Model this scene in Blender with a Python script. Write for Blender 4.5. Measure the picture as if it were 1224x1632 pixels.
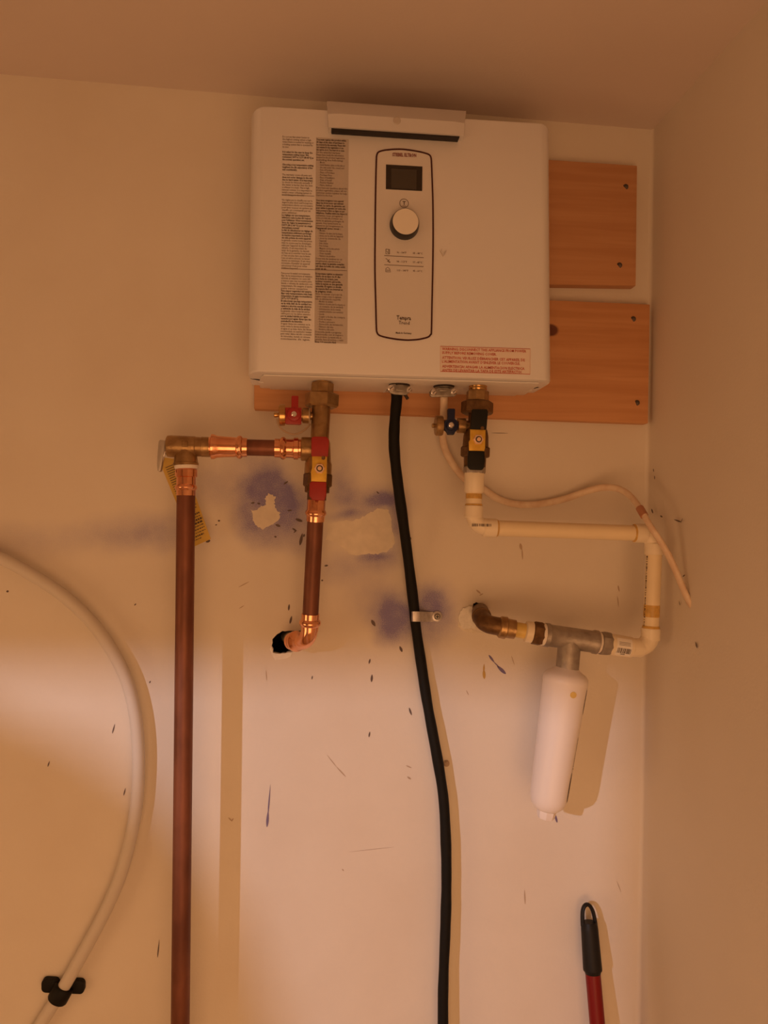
import bpy, bmesh, math, random
from mathutils import Vector, Matrix, noise
from mathutils.geometry import delaunay_2d_cdt

for o in list(bpy.data.objects):
    bpy.data.objects.remove(o)
scn = bpy.context.scene
C = scn.collection
random.seed(7)

# ------------------------------------------------------------------ camera
F_PX, W, H = 1226.0, 1224.0, 1632.0
YAW, PITCH, ROLL = math.radians(6.4), math.radians(1.5), math.radians(0.45)
CAM = Vector((0.0, -1.2, 1.6))
fw = Vector((math.sin(YAW)*math.cos(PITCH), math.cos(YAW)*math.cos(PITCH), math.sin(PITCH)))
r0 = Vector((math.cos(YAW), -math.sin(YAW), 0))
u0 = r0.cross(fw)
up = u0*math.cos(ROLL) - r0*math.sin(ROLL)
rt = r0*math.cos(ROLL) + u0*math.sin(ROLL)
cd = bpy.data.cameras.new('camera')
cd.sensor_fit = 'VERTICAL'; cd.sensor_height = 36.0; cd.lens = F_PX/H*36.0
cd.clip_start = 0.05
co = bpy.data.objects.new('camera', cd); C.objects.link(co)
co.matrix_world = Matrix(((rt.x, up.x, -fw.x, CAM.x), (rt.y, up.y, -fw.y, CAM.y), (rt.z, up.z, -fw.z, CAM.z), (0, 0, 0, 1)))
scn.camera = co

# ------------------------------------------------------------------ light and exposure
vs = scn.view_settings
vs.view_transform = 'Standard'; vs.look = 'None'; vs.gamma = 1.0; vs.use_curve_mapping = False
vs.exposure = 0.0
wd = bpy.data.worlds.new('world'); scn.world = wd; wd.use_nodes = True
wd.node_tree.nodes['Background'].inputs[0].default_value = (1.0, 0.62, 0.34, 1)
wd.node_tree.nodes['Background'].inputs[1].default_value = 0.02

def lamp(name, kind, loc, energy, col, size=0.1, target=None, size_y=None):
    d = bpy.data.lights.new(name, kind); d.energy = energy; d.color = col
    if kind == 'AREA':
        d.size = size
        if size_y: d.shape = 'RECTANGLE'; d.size_y = size_y
    else:
        d.shadow_soft_size = size
    o = bpy.data.objects.new(name, d); C.objects.link(o); o.location = loc
    if target is not None:
        o.rotation_euler = (Vector(target)-Vector(loc)).to_track_quat('-Z', 'Y').to_euler()
    return o
LAMP = Vector((-1.9, -2.8, 2.02))
lamp('hall_bulb', 'POINT', LAMP, 124.0, (0.92, 0.88, 1.0), 0.020)
lamp('low_fill', 'AREA', (0.05, -1.85, 0.86), 9.3, (1.0, 0.515, 0.22), 1.1, (0.1, 0.0, 1.15))  # unseen soft lamp added as warm fill, in place of light off the floor
lamp('side_fill', 'AREA', (-1.75, -1.15, 0.80), 5.6, (1.0, 0.56, 0.25), 0.9, (0.5, -0.5, 0.95))  # second unseen warm lamp, added to brighten the right wall

# ------------------------------------------------------------------ pixel -> point at a real depth
def P(u, v, y):
    d = fw + rt*((u-W/2)/F_PX) + up*(-(v-H/2)/F_PX)
    return CAM + d*((y-CAM.y)/d.y)
def PX(u, v, x):
    d = fw + rt*((u-W/2)/F_PX) + up*(-(v-H/2)/F_PX)
    return CAM + d*((x-CAM.x)/d.x)
def PZ(u, v, z):
    d = fw + rt*((u-W/2)/F_PX) + up*(-(v-H/2)/F_PX)
    return CAM + d*((z-CAM.z)/d.z)
def S(y):
    return (P(620, 800, y)-P(610, 800, y)).length/10.0
def P3(p): return P(*p)

# ------------------------------------------------------------------ materials
MATS = {}
def mat(name, col, rough=0.5, metal=0.0, var=0.0, vscale=30.0, col2=None, bump=0.0, bscale=200.0, spec=0.5, trans=0.0, sss=0.0, stretch=None):
    m = bpy.data.materials.new(name); m.use_nodes = True
    nt = m.node_tree; b = nt.nodes['Principled BSDF']
    b.inputs['Base Color'].default_value = (*col, 1); b.inputs['Roughness'].default_value = rough
    b.inputs['Metallic'].default_value = metal
    b.inputs['Specular IOR Level'].default_value = spec
    if trans: b.inputs['Transmission Weight'].default_value = trans
    if sss:
        b.inputs['Subsurface Weight'].default_value = sss; b.inputs['Subsurface Radius'].default_value = (0.01, 0.007, 0.004)
    tc = nt.nodes.new('ShaderNodeTexCoord'); src = tc.outputs['Object']
    if stretch:
        mp = nt.nodes.new('ShaderNodeMapping'); mp.inputs['Scale'].default_value = stretch
        nt.links.new(src, mp.inputs[0]); src = mp.outputs[0]
    if var or col2:
        n = nt.nodes.new('ShaderNodeTexNoise'); n.inputs['Scale'].default_value = vscale; n.inputs['Detail'].default_value = 5
        nt.links.new(src, n.inputs['Vector'])
        r = nt.nodes.new('ShaderNodeValToRGB'); nt.links.new(n.outputs['Fac'], r.inputs[0])
        a = col2 if col2 else tuple(c*(1-var) for c in col)
        r.color_ramp.elements[0].position = 0.35; r.color_ramp.elements[0].color = (*a, 1)
        r.color_ramp.elements[1].position = 0.65; r.color_ramp.elements[1].color = (*col, 1)
        nt.links.new(r.outputs[0], b.inputs['Base Color'])
    if bump:
        n2 = nt.nodes.new('ShaderNodeTexNoise'); n2.inputs['Scale'].default_value = bscale; n2.inputs['Detail'].default_value = 4
        nt.links.new(src, n2.inputs['Vector'])
        bp = nt.nodes.new('ShaderNodeBump'); bp.inputs['Strength'].default_value = bump; bp.inputs['Distance'].default_value = 0.002
        nt.links.new(n2.outputs['Fac'], bp.inputs['Height']); nt.links.new(bp.outputs[0], b.inputs['Normal'])
    MATS[name] = m
    return m

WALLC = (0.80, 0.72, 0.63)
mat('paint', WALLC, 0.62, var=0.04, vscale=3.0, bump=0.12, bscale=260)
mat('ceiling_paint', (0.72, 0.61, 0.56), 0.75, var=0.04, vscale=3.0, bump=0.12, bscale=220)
mat('bare', (0.83, 0.74, 0.62), 0.75, var=0.10, vscale=60, bump=0.3, bscale=150)
mat('plaster', (0.93, 0.88, 0.80), 0.85, var=0.10, vscale=120, bump=0.6, bscale=160)
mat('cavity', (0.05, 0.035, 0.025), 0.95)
mat('floor_vinyl', (0.50, 0.36, 0.24), 0.6, var=0.2, vscale=9)
mat('casing', (0.85, 0.78, 0.66), 0.5)
mat('white_plastic', (0.80, 0.77, 0.78), 0.42, spec=0.4)
mat('tray_plastic', (0.80, 0.76, 0.74), 0.45)
mat('panel_plastic', (0.73, 0.69, 0.68), 0.38)
mat('latch_grey', (0.70, 0.67, 0.68), 0.35)
mat('black_gap', (0.015, 0.010, 0.010), 0.6)
mat('label_grey', (0.55, 0.49, 0.46), 0.6)
mat('ink', (0.08, 0.05, 0.04), 0.7)
mat('ink_soft', (0.17, 0.115, 0.09), 0.7)
mat('ink_red', (0.55, 0.09, 0.05), 0.6)
mat('brand_red', (0.22, 0.035, 0.03), 0.6)
mat('outline_red', (0.055, 0.008, 0.010), 0.4)
mat('warn_paper', (0.84, 0.72, 0.65), 0.55)
mat('screen', (0.022, 0.016, 0.012), 0.22)
mat('screen_lcd', (0.055, 0.045, 0.035), 0.3)
mat('knob_black', (0.015, 0.012, 0.012), 0.35)
mat('knob_cap', (0.86, 0.80, 0.72), 0.4)
mat('brass', (0.46, 0.30, 0.14), 0.34, 0.8, col2=(0.30, 0.18, 0.08), vscale=70, bump=0.15, bscale=300)
mat('brass_dark', (0.22, 0.125, 0.055), 0.46, 0.75, col2=(0.13, 0.07, 0.032), vscale=80, bump=0.3, bscale=350)
mat('brass_bright', (0.66, 0.42, 0.17), 0.25, 0.95, col2=(0.5, 0.29, 0.11), vscale=60)
mat('yellow_zinc', (0.86, 0.56, 0.09), 0.33, 0.45, col2=(0.72, 0.42, 0.06), vscale=90)
mat('copper_bright', (0.95, 0.50, 0.30), 0.15, 1.0, col2=(0.84, 0.38, 0.20), vscale=45)
mat('nut_brass', (0.88, 0.60, 0.42), 0.35, 0.3)
mat('copper_pipe', (0.245, 0.088, 0.050), 0.48, 0.5, col2=(0.15, 0.052, 0.030), vscale=14, stretch=(3, 3, 1))
mat('steel', (0.36, 0.325, 0.29), 0.36, 0.7, col2=(0.24, 0.21, 0.185), vscale=120)
mat('strap_steel', (0.66, 0.62, 0.62), 0.34, 0.5, col2=(0.52, 0.48, 0.47), vscale=160)
mat('screw_bright', (0.85, 0.80, 0.78), 0.25, 0.9)
mat('screw_dark', (0.10, 0.065, 0.05), 0.45, 0.6, col2=(0.04, 0.03, 0.025), vscale=700)
mat('galvanised', (0.42, 0.37, 0.33), 0.48, 0.65, col2=(0.32, 0.275, 0.245), vscale=90, bump=0.2, bscale=400)
mat('lever_grey', (0.52, 0.46, 0.40), 0.42, 0.5, var=0.1)
mat('red_vinyl', (0.38, 0.016, 0.012), 0.46, var=0.15, vscale=60)
mat('red_plastic', (0.36, 0.018, 0.016), 0.40)
mat('blue_plastic', (0.014, 0.018, 0.055), 0.45, spec=0.3)
mat('black_vinyl', (0.010, 0.010, 0.009), 0.5, spec=0.25)
mat('clear_plastic', (0.80, 0.62, 0.45), 0.30, trans=0.55)
mat('rubber_ring', (0.03, 0.018, 0.014), 0.5)
mat('tape_white', (0.88, 0.80, 0.72), 0.6, bump=0.4, bscale=500)
mat('pvc', (0.90, 0.74, 0.50), 0.38, var=0.05, vscale=20)
mat('pvc_white', (0.90, 0.78, 0.60), 0.38, var=0.05, vscale=25)
mat('glue', (0.72, 0.43, 0.11), 0.35, var=0.25, vscale=140)
mat('cpvc_yellow', (0.80, 0.56, 0.16), 0.4, var=0.15, vscale=60)
mat('cable_black', (0.008, 0.007, 0.006), 0.6, bump=0.25, bscale=90, spec=0.18)
mat('cable_white', (0.82, 0.66, 0.50), 0.5, col2=(0.72, 0.52, 0.37), vscale=60)
mat('cable_core', (0.45, 0.20, 0.11), 0.6)
mat('tube_plastic', (0.68, 0.62, 0.56), 0.45, spec=0.3)
mat('clip_black', (0.008, 0.007, 0.006), 0.55, spec=0.2)
mat('filter_white', (0.88, 0.80, 0.76), 0.40)
mat('sticker', (0.90, 0.84, 0.78), 0.5)
mat('tag_yellow', (0.66, 0.42, 0.07), 0.55, var=0.1, vscale=60)
mat('pole_red', (0.20, 0.006, 0.007), 0.38, spec=0.3)
mat('grip_black', (0.012, 0.010, 0.009), 0.5, spec=0.25)
mat('drip_blue', (0.17, 0.13, 0.26), 0.5)
mat('drip_dark', (0.13, 0.09, 0.085), 0.6)
mat('drip_brown', (0.50, 0.37, 0.27), 0.6)
mat('drip_yellow', (0.55, 0.33, 0.07), 0.45)

def link_math(nt, op, a, b=None, c=None, clamp=False):
    n = nt.nodes.new('ShaderNodeMath'); n.operation = op; n.use_clamp = clamp
    for i, x in enumerate((a, b, c)):
        if x is None: continue
        if isinstance(x, (int, float)): n.inputs[i].default_value = x
        else: nt.links.new(x, n.inputs[i])
    return n.outputs[0]

def wall_material():
    """painted drywall with violet overspray and water marks (object space = world space)"""
    m = mat('wall_stained', WALLC, 0.60, bump=0.12, bscale=260)
    nt = m.node_tree; b = nt.nodes['Principled BSDF']
    tc = nt.nodes.new('ShaderNodeTexCoord')
    n = nt.nodes.new('ShaderNodeTexNoise'); n.inputs['Scale'].default_value = 22; n.inputs['Detail'].default_value = 4
    nt.links.new(tc.outputs['Object'], n.inputs['Vector'])
    ad = nt.nodes.new('ShaderNodeVectorMath'); ad.operation = 'MULTIPLY_ADD'
    nt.links.new(n.outputs['Color'], ad.inputs[0]); ad.inputs[1].default_value = (0.022,)*3
    nt.links.new(tc.outputs['Object'], ad.inputs[2])
    off = Vector((0.011, 0.011, 0.011))
    def blob(u, v, ru, rv, s, soft=1.0, src=ad.outputs[0], o=off):
        c = P(u, v, 0.0)
        k = S(0.0)
        sb = nt.nodes.new('ShaderNodeVectorMath'); sb.operation = 'SUBTRACT'; nt.links.new(src, sb.inputs[0])
        sb.inputs[1].default_value = (c.x+o.x, o.y, c.z+o.z)
        ml = nt.nodes.new('ShaderNodeVectorMath'); ml.operation = 'MULTIPLY'; nt.links.new(sb.outputs[0], ml.inputs[0])
        ml.inputs[1].default_value = (1/(ru*k), 0, 1/(rv*k))
        ln = nt.nodes.new('ShaderNodeVectorMath'); ln.operation = 'LENGTH'; nt.links.new(ml.outputs[0], ln.inputs[0])
        mr = nt.nodes.new('ShaderNodeMapRange'); mr.interpolation_type = 'SMOOTHSTEP'
        nt.links.new(ln.outputs['Value'], mr.inputs[0])
        mr.inputs[1].default_value = 1.0; mr.inputs[2].default_value = 1.0-soft
        mr.inputs[3].default_value = 0.0; mr.inputs[4].default_value = s
        return mr.outputs[0]
    blobs = [(428, 772, 48, 46, 0.85), (462, 806, 55, 50, 0.75), (420, 845, 52, 48, 0.55), (392, 806, 32, 60, 0.45),
             (405, 730, 60, 40, 0.25), (345, 775, 80, 50, 0.25), (545, 775, 32, 55, 0.40), (626, 988, 46, 56, 0.95), (690, 978, 55, 66, 0.62), (688, 958, 34, 30, 0.3),
             (235, 850, 130, 42, 0.40), (60, 862, 140, 36, 0.16), (595, 800, 80, 34, 0.45), (634, 835, 20, 52, 0.5),
             (610, 890, 48, 30, 0.45), (545, 905, 55, 34, 0.28), (600, 950, 70, 60, 0.20), (480, 860, 46, 40, 0.35), (555, 822, 45, 14, 0.5), (612, 797, 36, 14, 0.55), (590, 886, 40, 12, 0.35), (440, 790, 40, 40, 0.4)]
    tot = None
    for q in blobs:
        x = blob(q[0], q[1], q[2]*1.12, q[3]*1.12, q[4]*1.45)
        tot = x if tot is None else link_math(nt, 'ADD', tot, x)
    tot = link_math(nt, 'MINIMUM', tot, 1.15)
    mid = nt.nodes.new('ShaderNodeTexNoise'); mid.inputs['Scale'].default_value = 45; mid.inputs['Detail'].default_value = 6
    nt.links.new(tc.outputs['Object'], mid.inputs['Vector'])
    mdr = nt.nodes.new('ShaderNodeMapRange'); nt.links.new(mid.outputs['Fac'], mdr.inputs[0])
    mdr.inputs[1].default_value = 0.35; mdr.inputs[2].default_value = 0.65; mdr.inputs[3].default_value = 0.80; mdr.inputs[4].default_value = 1.1
    tot = link_math(nt, 'MULTIPLY', tot, mdr.outputs[0])
    # speckle: fine spray dots where the spray thins out
    sp = nt.nodes.new('ShaderNodeTexNoise'); sp.inputs['Scale'].default_value = 800; sp.inputs['Detail'].default_value = 2
    nt.links.new(tc.outputs['Object'], sp.inputs['Vector'])
    spk = nt.nodes.new('ShaderNodeMapRange'); nt.links.new(sp.outputs['Fac'], spk.inputs[0])
    spk.inputs[1].default_value = 0.40; spk.inputs[2].default_value = 0.62; spk.inputs[3].default_value = 0.72; spk.inputs[4].default_value = 1.08
    fac = link_math(nt, 'MULTIPLY', tot, spk.outputs[0], clamp=True)
    fac = link_math(nt, 'MULTIPLY', fac, 0.97)
    # faint blotches of the paint itself
    big = nt.nodes.new('ShaderNodeTexNoise'); big.inputs['Scale'].default_value = 4.5; big.inputs['Detail'].default_value = 6
    nt.links.new(tc.outputs['Object'], big.inputs['Vector'])
    rmp = nt.nodes.new('ShaderNodeValToRGB'); nt.links.new(big.outputs['Fac'], rmp.inputs[0])
    rmp.color_ramp.elements[0].position = 0.3; rmp.color_ramp.elements[0].color = (WALLC[0]*0.94, WALLC[1]*0.92, WALLC[2]*0.90, 1)
    rmp.color_ramp.elements[1].position = 0.6; rmp.color_ramp.elements[1].color = (*WALLC, 1)
    # faint grime streaks below the patches
    gs = blob(590, 950, 110, 95, 0.30, 1.0)
    gn = nt.nodes.new('ShaderNodeTexNoise'); gn.inputs['Scale'].default_value = 30; gn.inputs['Detail'].default_value = 5
    mp = nt.nodes.new('ShaderNodeMapping'); mp.inputs['Scale'].default_value = (2.2, 1, 0.45); mp.inputs['Rotation'].default_value = (0, 0.25, 0)
    nt.links.new(tc.outputs['Object'], mp.inputs[0]); nt.links.new(mp.outputs[0], gn.inputs['Vector'])
    gfac = link_math(nt, 'MULTIPLY', gs, gn.outputs['Fac'])
    mx0 = nt.nodes.new('ShaderNodeMixRGB'); nt.links.new(gfac, mx0.inputs[0]); nt.links.new(rmp.outputs[0], mx0.inputs[1])
    mx0.inputs[2].default_value = (0.45, 0.36, 0.34, 1)
    mx = nt.nodes.new('ShaderNodeMixRGB'); nt.links.new(fac, mx.inputs[0]); nt.links.new(mx0.outputs[0], mx.inputs[1])
    mx.inputs[2].default_value = (0.215, 0.185, 0.40, 1)
    nt.links.new(mx.outputs[0], b.inputs['Base Color'])
    return m

def wood_material(name, knot=None, base=(0.62, 0.30, 0.115), dark=(0.47, 0.205, 0.07)):
    m = bpy.data.materials.new(name); m.use_nodes = True; nt = m.node_tree; b = nt.nodes['Principled BSDF']
    b.inputs['Roughness'].default_value = 0.58
    tc = nt.nodes.new('ShaderNodeTexCoord'); src = tc.outputs['Object']
    mp = nt.nodes.new('ShaderNodeMapping'); mp.inputs['Scale'].default_value = (1.6, 8, 34); nt.links.new(src, mp.inputs[0])
    n = nt.nodes.new('ShaderNodeTexNoise'); n.inputs['Scale'].default_value = 2.2; n.inputs['Detail'].default_value = 8; n.inputs['Distortion'].default_value = 0.5
    nt.links.new(mp.outputs[0], n.inputs['Vector'])
    r = nt.nodes.new('ShaderNodeValToRGB'); nt.links.new(n.outputs['Fac'], r.inputs[0])
    r.color_ramp.elements[0].position = 0.36; r.color_ramp.elements[0].color = (*dark, 1)
    r.color_ramp.elements[1].position = 0.62; r.color_ramp.elements[1].color = (*base, 1)
    out = r.outputs[0]
    if knot is not None:
        sb = nt.nodes.new('ShaderNodeVectorMath'); sb.operation = 'SUBTRACT'; nt.links.new(src, sb.inputs[0]); sb.inputs[1].default_value = knot
        ml = nt.nodes.new('ShaderNodeVectorMath'); ml.operation = 'MULTIPLY'; nt.links.new(sb.outputs[0], ml.inputs[0]); ml.inputs[1].default_value = (1/0.0155, 0, 1/0.0115)
        ln = nt.nodes.new('ShaderNodeVectorMath'); ln.operation = 'LENGTH'; nt.links.new(ml.outputs[0], ln.inputs[0])
        kr = nt.nodes.new('ShaderNodeValToRGB'); nt.links.new(ln.outputs['Value'], kr.inputs[0])
        e = kr.color_ramp.elements
        e[0].position = 0.0; e[0].color = (1, 1, 1, 1); e[1].position = 1.0; e[1].color = (0, 0, 0, 1)
        q = e.new(0.72); q.color = (0.95, 0.95, 0.95, 1); q = e.new(0.86); q.color = (0.35, 0.35, 0.35, 1)
        mx = nt.nodes.new('ShaderNodeMixRGB'); nt.links.new(kr.outputs[0], mx.inputs[0]); nt.links.new(out, mx.inputs[1])
        mx.inputs[2].default_value = (0.13, 0.035, 0.018, 1); out = mx.outputs[0]
    nt.links.new(out, b.inputs['Base Color'])
    bp = nt.nodes.new('ShaderNodeBump'); bp.inputs['Strength'].default_value = 0.12; bp.inputs['Distance'].default_value = 0.001
    nt.links.new(n.outputs['Fac'], bp.inputs['Height']); nt.links.new(bp.outputs[0], b.inputs['Normal'])
    MATS[name] = m
    return m

# ------------------------------------------------------------------ mesh helpers
def frame(d):
    d = d.normalized()
    a = Vector((0, 1, 0)) if abs(d.y) < 0.9 else Vector((0, 0, 1))
    x = a.cross(d).normalized(); y = d.cross(x)
    return x, y
def crom(pts, n=8):
    pts = [Vector(p) for p in pts]
    if len(pts) < 3: return pts
    out = []
    for i in range(len(pts)-1):
        p0 = pts[max(i-1, 0)]; p1 = pts[i]; p2 = pts[i+1]; p3 = pts[min(i+2, len(pts)-1)]
        for k in range(n):
            t = k/n
            out.append(0.5*((2*p1)+(p2-p0)*t+(2*p0-5*p1+4*p2-p3)*t*t+(3*p1-p0-3*p2+p3)*t**3))
    out.append(pts[-1])
    return out

class MB:
    def __init__(self): self.bm = bmesh.new()
    def ring(self, c, x, y, rx, ry, seg, rot=0.0):
        return [self.bm.verts.new(c + x*(rx*math.cos(2*math.pi*i/seg+rot)) + y*(ry*math.sin(2*math.pi*i/seg+rot))) for i in range(seg)]
    def skin(self, rings, cap0=True, cap1=True):
        n = len(rings[0])
        for a, b in zip(rings, rings[1:]):
            for i in range(n):
                self.bm.faces.new((a[i], a[(i+1) % n], b[(i+1) % n], b[i]))
        if cap0: self.bm.faces.new(list(reversed(rings[0])))
        if cap1: self.bm.faces.new(rings[-1])
        return self
    def lathe(self, p0, p1, prof, seg=32, rot=0.0, caps=(True, True)):
        """prof: (fraction along p0-p1, radius in metres)"""
        p0 = Vector(p0); p1 = Vector(p1); x, y = frame(p1-p0)
        self.skin([self.ring(p0.lerp(p1, t), x, y, r, r, seg, rot) for t, r in prof], *caps)
        return self
    def tube(self, pts, r, seg=16, n=8, smooth=True, ry=None, caps=(True, True)):
        c = crom(pts, n) if smooth else [Vector(p) for p in pts]
        m = len(c); rings = []
        px = None
        for i in range(m):
            d = (c[min(i+1, m-1)]-c[max(i-1, 0)]).normalized()
            if px is None: x, y = frame(d)
            else:
                x = (px-d*px.dot(d)).normalized(); y = d.cross(x)
            px = x
            t = i/(m-1)
            rr = r(t) if callable(r) else r
            rings.append(self.ring(c[i], x, y, rr, ry*rr/(r(t) if callable(r) else r) if ry else rr, seg))
        self.skin(rings, *caps)
        return self
    def prism(self, pts, ext, bevel=0.0, bseg=2):
        """closed polygon of 3D points pushed along ext"""
        a = [self.bm.verts.new(Vector(p)) for p in pts]; b = [self.bm.verts.new(Vector(p)+Vector(ext)) for p in pts]
        n = len(a); fs = []
        fs.append(self.bm.faces.new(a)); fs.append(self.bm.faces.new(list(reversed(b))))
        for i in range(n): fs.append(self.bm.faces.new((a[i], b[i], b[(i+1) % n], a[(i+1) % n])))
        bmesh.ops.recalc_face_normals(self.bm, faces=fs)
        if bevel:
            es = list({e for f in fs for e in f.edges})
            bmesh.ops.bevel(self.bm, geom=es, offset=bevel, segments=bseg, profile=0.6, affect='EDGES', clamp_overlap=True)
        return self
    def box(self, lo, hi, bevel=0.0):
        lo = Vector(lo); hi = Vector(hi)
        return self.prism([(lo.x, lo.y, lo.z), (hi.x, lo.y, lo.z), (hi.x, lo.y, hi.z), (lo.x, lo.y, hi.z)], (0, hi.y-lo.y, 0), bevel)
    def pxprism(self, pts, y, depth, bevel=0.0, bseg=2):
        """front outline measured on the photo at distance y, thickness depth towards the wall"""
        return self.prism([P(u, v, y) for u, v in pts], (0, depth, 0), bevel, bseg)
    def strip(self, pts, w, y, closed=False, thick=0.0003):
        q = [Vector(p) for p in pts]; n = len(q)
        L, R_ = [], []
        for i in range(n):
            a = q[i-1] if (i > 0 or closed) else q[i]; b = q[(i+1) % n] if (i < n-1 or closed) else q[i]
            d = (b-a).normalized(); s = Vector((-d.z, 0, d.x))*(w/2)
            L.append(self.bm.verts.new(q[i]+s)); R_.append(self.bm.verts.new(q[i]-s))
        for i in range(n if closed else n-1):
            j = (i+1) % n
            self.bm.faces.new((L[i], R_[i], R_[j], L[j]))
        return self
    def build(self, name, m, parent=None, smooth=35, at=None):
        bm = self.bm
        if smooth is not None:
            for f in bm.faces: f.smooth = True
        bmesh.ops.recalc_face_normals(bm, faces=bm.faces)
        return mesh_obj(name, bm, m, parent, smooth, at)

def mesh_obj(name, bm, m, parent=None, smooth=None, at=None):
    root = parent
    off = Vector((0, 0, 0))
    while root is not None: off += root.location; root = root.parent
    if parent is None and at is None:
        lo = Vector((min(v.co.x for v in bm.verts), min(v.co.y for v in bm.verts), min(v.co.z for v in bm.verts)))
        hi = Vector((max(v.co.x for v in bm.verts), max(v.co.y for v in bm.verts), max(v.co.z for v in bm.verts)))
        at = Vector(((lo.x+hi.x)/2, (lo.y+hi.y)/2, lo.z))
    sh = Vector(at) if at is not None else off
    for v in bm.verts: v.co -= sh
    me = bpy.data.meshes.new(name); bm.to_mesh(me); bm.free()
    if smooth is not None: me.set_sharp_from_angle(angle=math.radians(smooth))
    me.materials.append(MATS[m] if isinstance(m, str) else m)
    o = bpy.data.objects.new(name, me); C.objects.link(o)
    if parent is not None: o.parent = parent; o.location = sh-off
    else: o.location = sh
    return o
def thing(name, label, cat, loc, group=None):
    o = bpy.data.objects.new(name, None); C.objects.link(o); o.location = Vector(loc); o.empty_display_size = 0.03
    return tag(o, label, cat, group)
def tag(o, label, cat, group=None):
    o['label'] = label; o['category'] = cat
    if group: o['group'] = group
    return o
def struct(o, label=None):
    o['kind'] = 'structure'
    if label: o['label'] = label
    return o

_font_cache = {}
def text_bm(bm, txt, a, b, hpx, y, dy=0.0004, bold=0.0, res=1):
    """one printed line from pixel a to pixel b (left baseline -> right baseline) on the plane y, cap height hpx"""
    key = (txt, bold)
    if key not in _font_cache:
        cu = bpy.data.curves.new('t', 'FONT'); cu.body = txt; cu.size = 1.0; cu.resolution_u = res; cu.offset = bold
        ob = bpy.data.objects.new('t', cu); C.objects.link(ob)
        bpy.context.view_layer.update()
        me = bpy.data.meshes.new_from_object(ob)
        vs_ = [tuple(v.co) for v in me.vertices]; fs_ = [tuple(p.vertices) for p in me.polygons]
        bpy.data.objects.remove(ob); bpy.data.curves.remove(cu); bpy.data.meshes.remove(me)
        _font_cache[key] = (vs_, fs_)
    vs_, fs_ = _font_cache[key]
    if not vs_: return
    x0 = min(v[0] for v in vs_); x1 = max(v[0] for v in vs_)
    pa = P(a[0], a[1], y-dy); pb = P(b[0], b[1], y-dy)
    dx = (pb-pa); d = dx.normalized(); n = Vector((-d.z, 0, d.x))
    sx = dx.length/(x1-x0); sy = hpx*S(y)/0.70
    vv = [bm.verts.new(pa + d*((v[0]-x0)*sx) + n*(v[1]*sy)) for v in vs_]
    for f in fs_:
        try: bm.faces.new([vv[i] for i in f])
        except ValueError: pass

# ------------------------------------------------------------------ the room
XR_T = P(1040, 257, 0).x; XR_B = P(1024, 1300, 0).x
zt, zb = P(1040, 257, 0).z, P(1024, 1300, 0).z
def xr(z): return XR_B + (XR_T-XR_B)*(z-zb)/(zt-zb)
cl = P(0, 118, 0); cr = P(1040, 207, 0)
def zc(x): return cl.z + (cr.z-cl.z)*(x-cl.x)/(cr.x-cl.x)
XL, YF = -2.0, -1.95
hole_hot = [(433, 1030), (434.5, 1024), (434, 1019), (438, 1014.5), (442, 1010.5), (446, 1008.5), (450, 1005.6), (454, 1006.2), (459, 1005.3), (468, 1005.2), (480, 1005),
            (484, 1012), (484, 1024), (480, 1034), (471, 1037.6), (464, 1039), (458.8, 1039.4), (455, 1041.8), (451, 1041), (447, 1042.4), (441, 1041.2), (435.3, 1040), (435.5, 1035)]
hole_cold = [(753.7, 966), (754.2, 962), (757.5, 961.4), (758.5, 959.6), (763, 961.5), (768, 961.4), (772.5, 964), (776, 966), (779, 971), (780, 980), (776, 990), (768, 997), (760, 997), (755, 992),
             (753.6, 985), (755.2, 979), (753.2, 974)]

def point_in(p, poly):
    c = False
    for i in range(len(poly)):
        a, b = poly[i], poly[i-1]
        if (a.y > p.y) != (b.y > p.y) and p.x < (b.x-a.x)*(p.y-a.y)/(b.y-a.y)+a.x: c = not c
    return c

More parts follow.
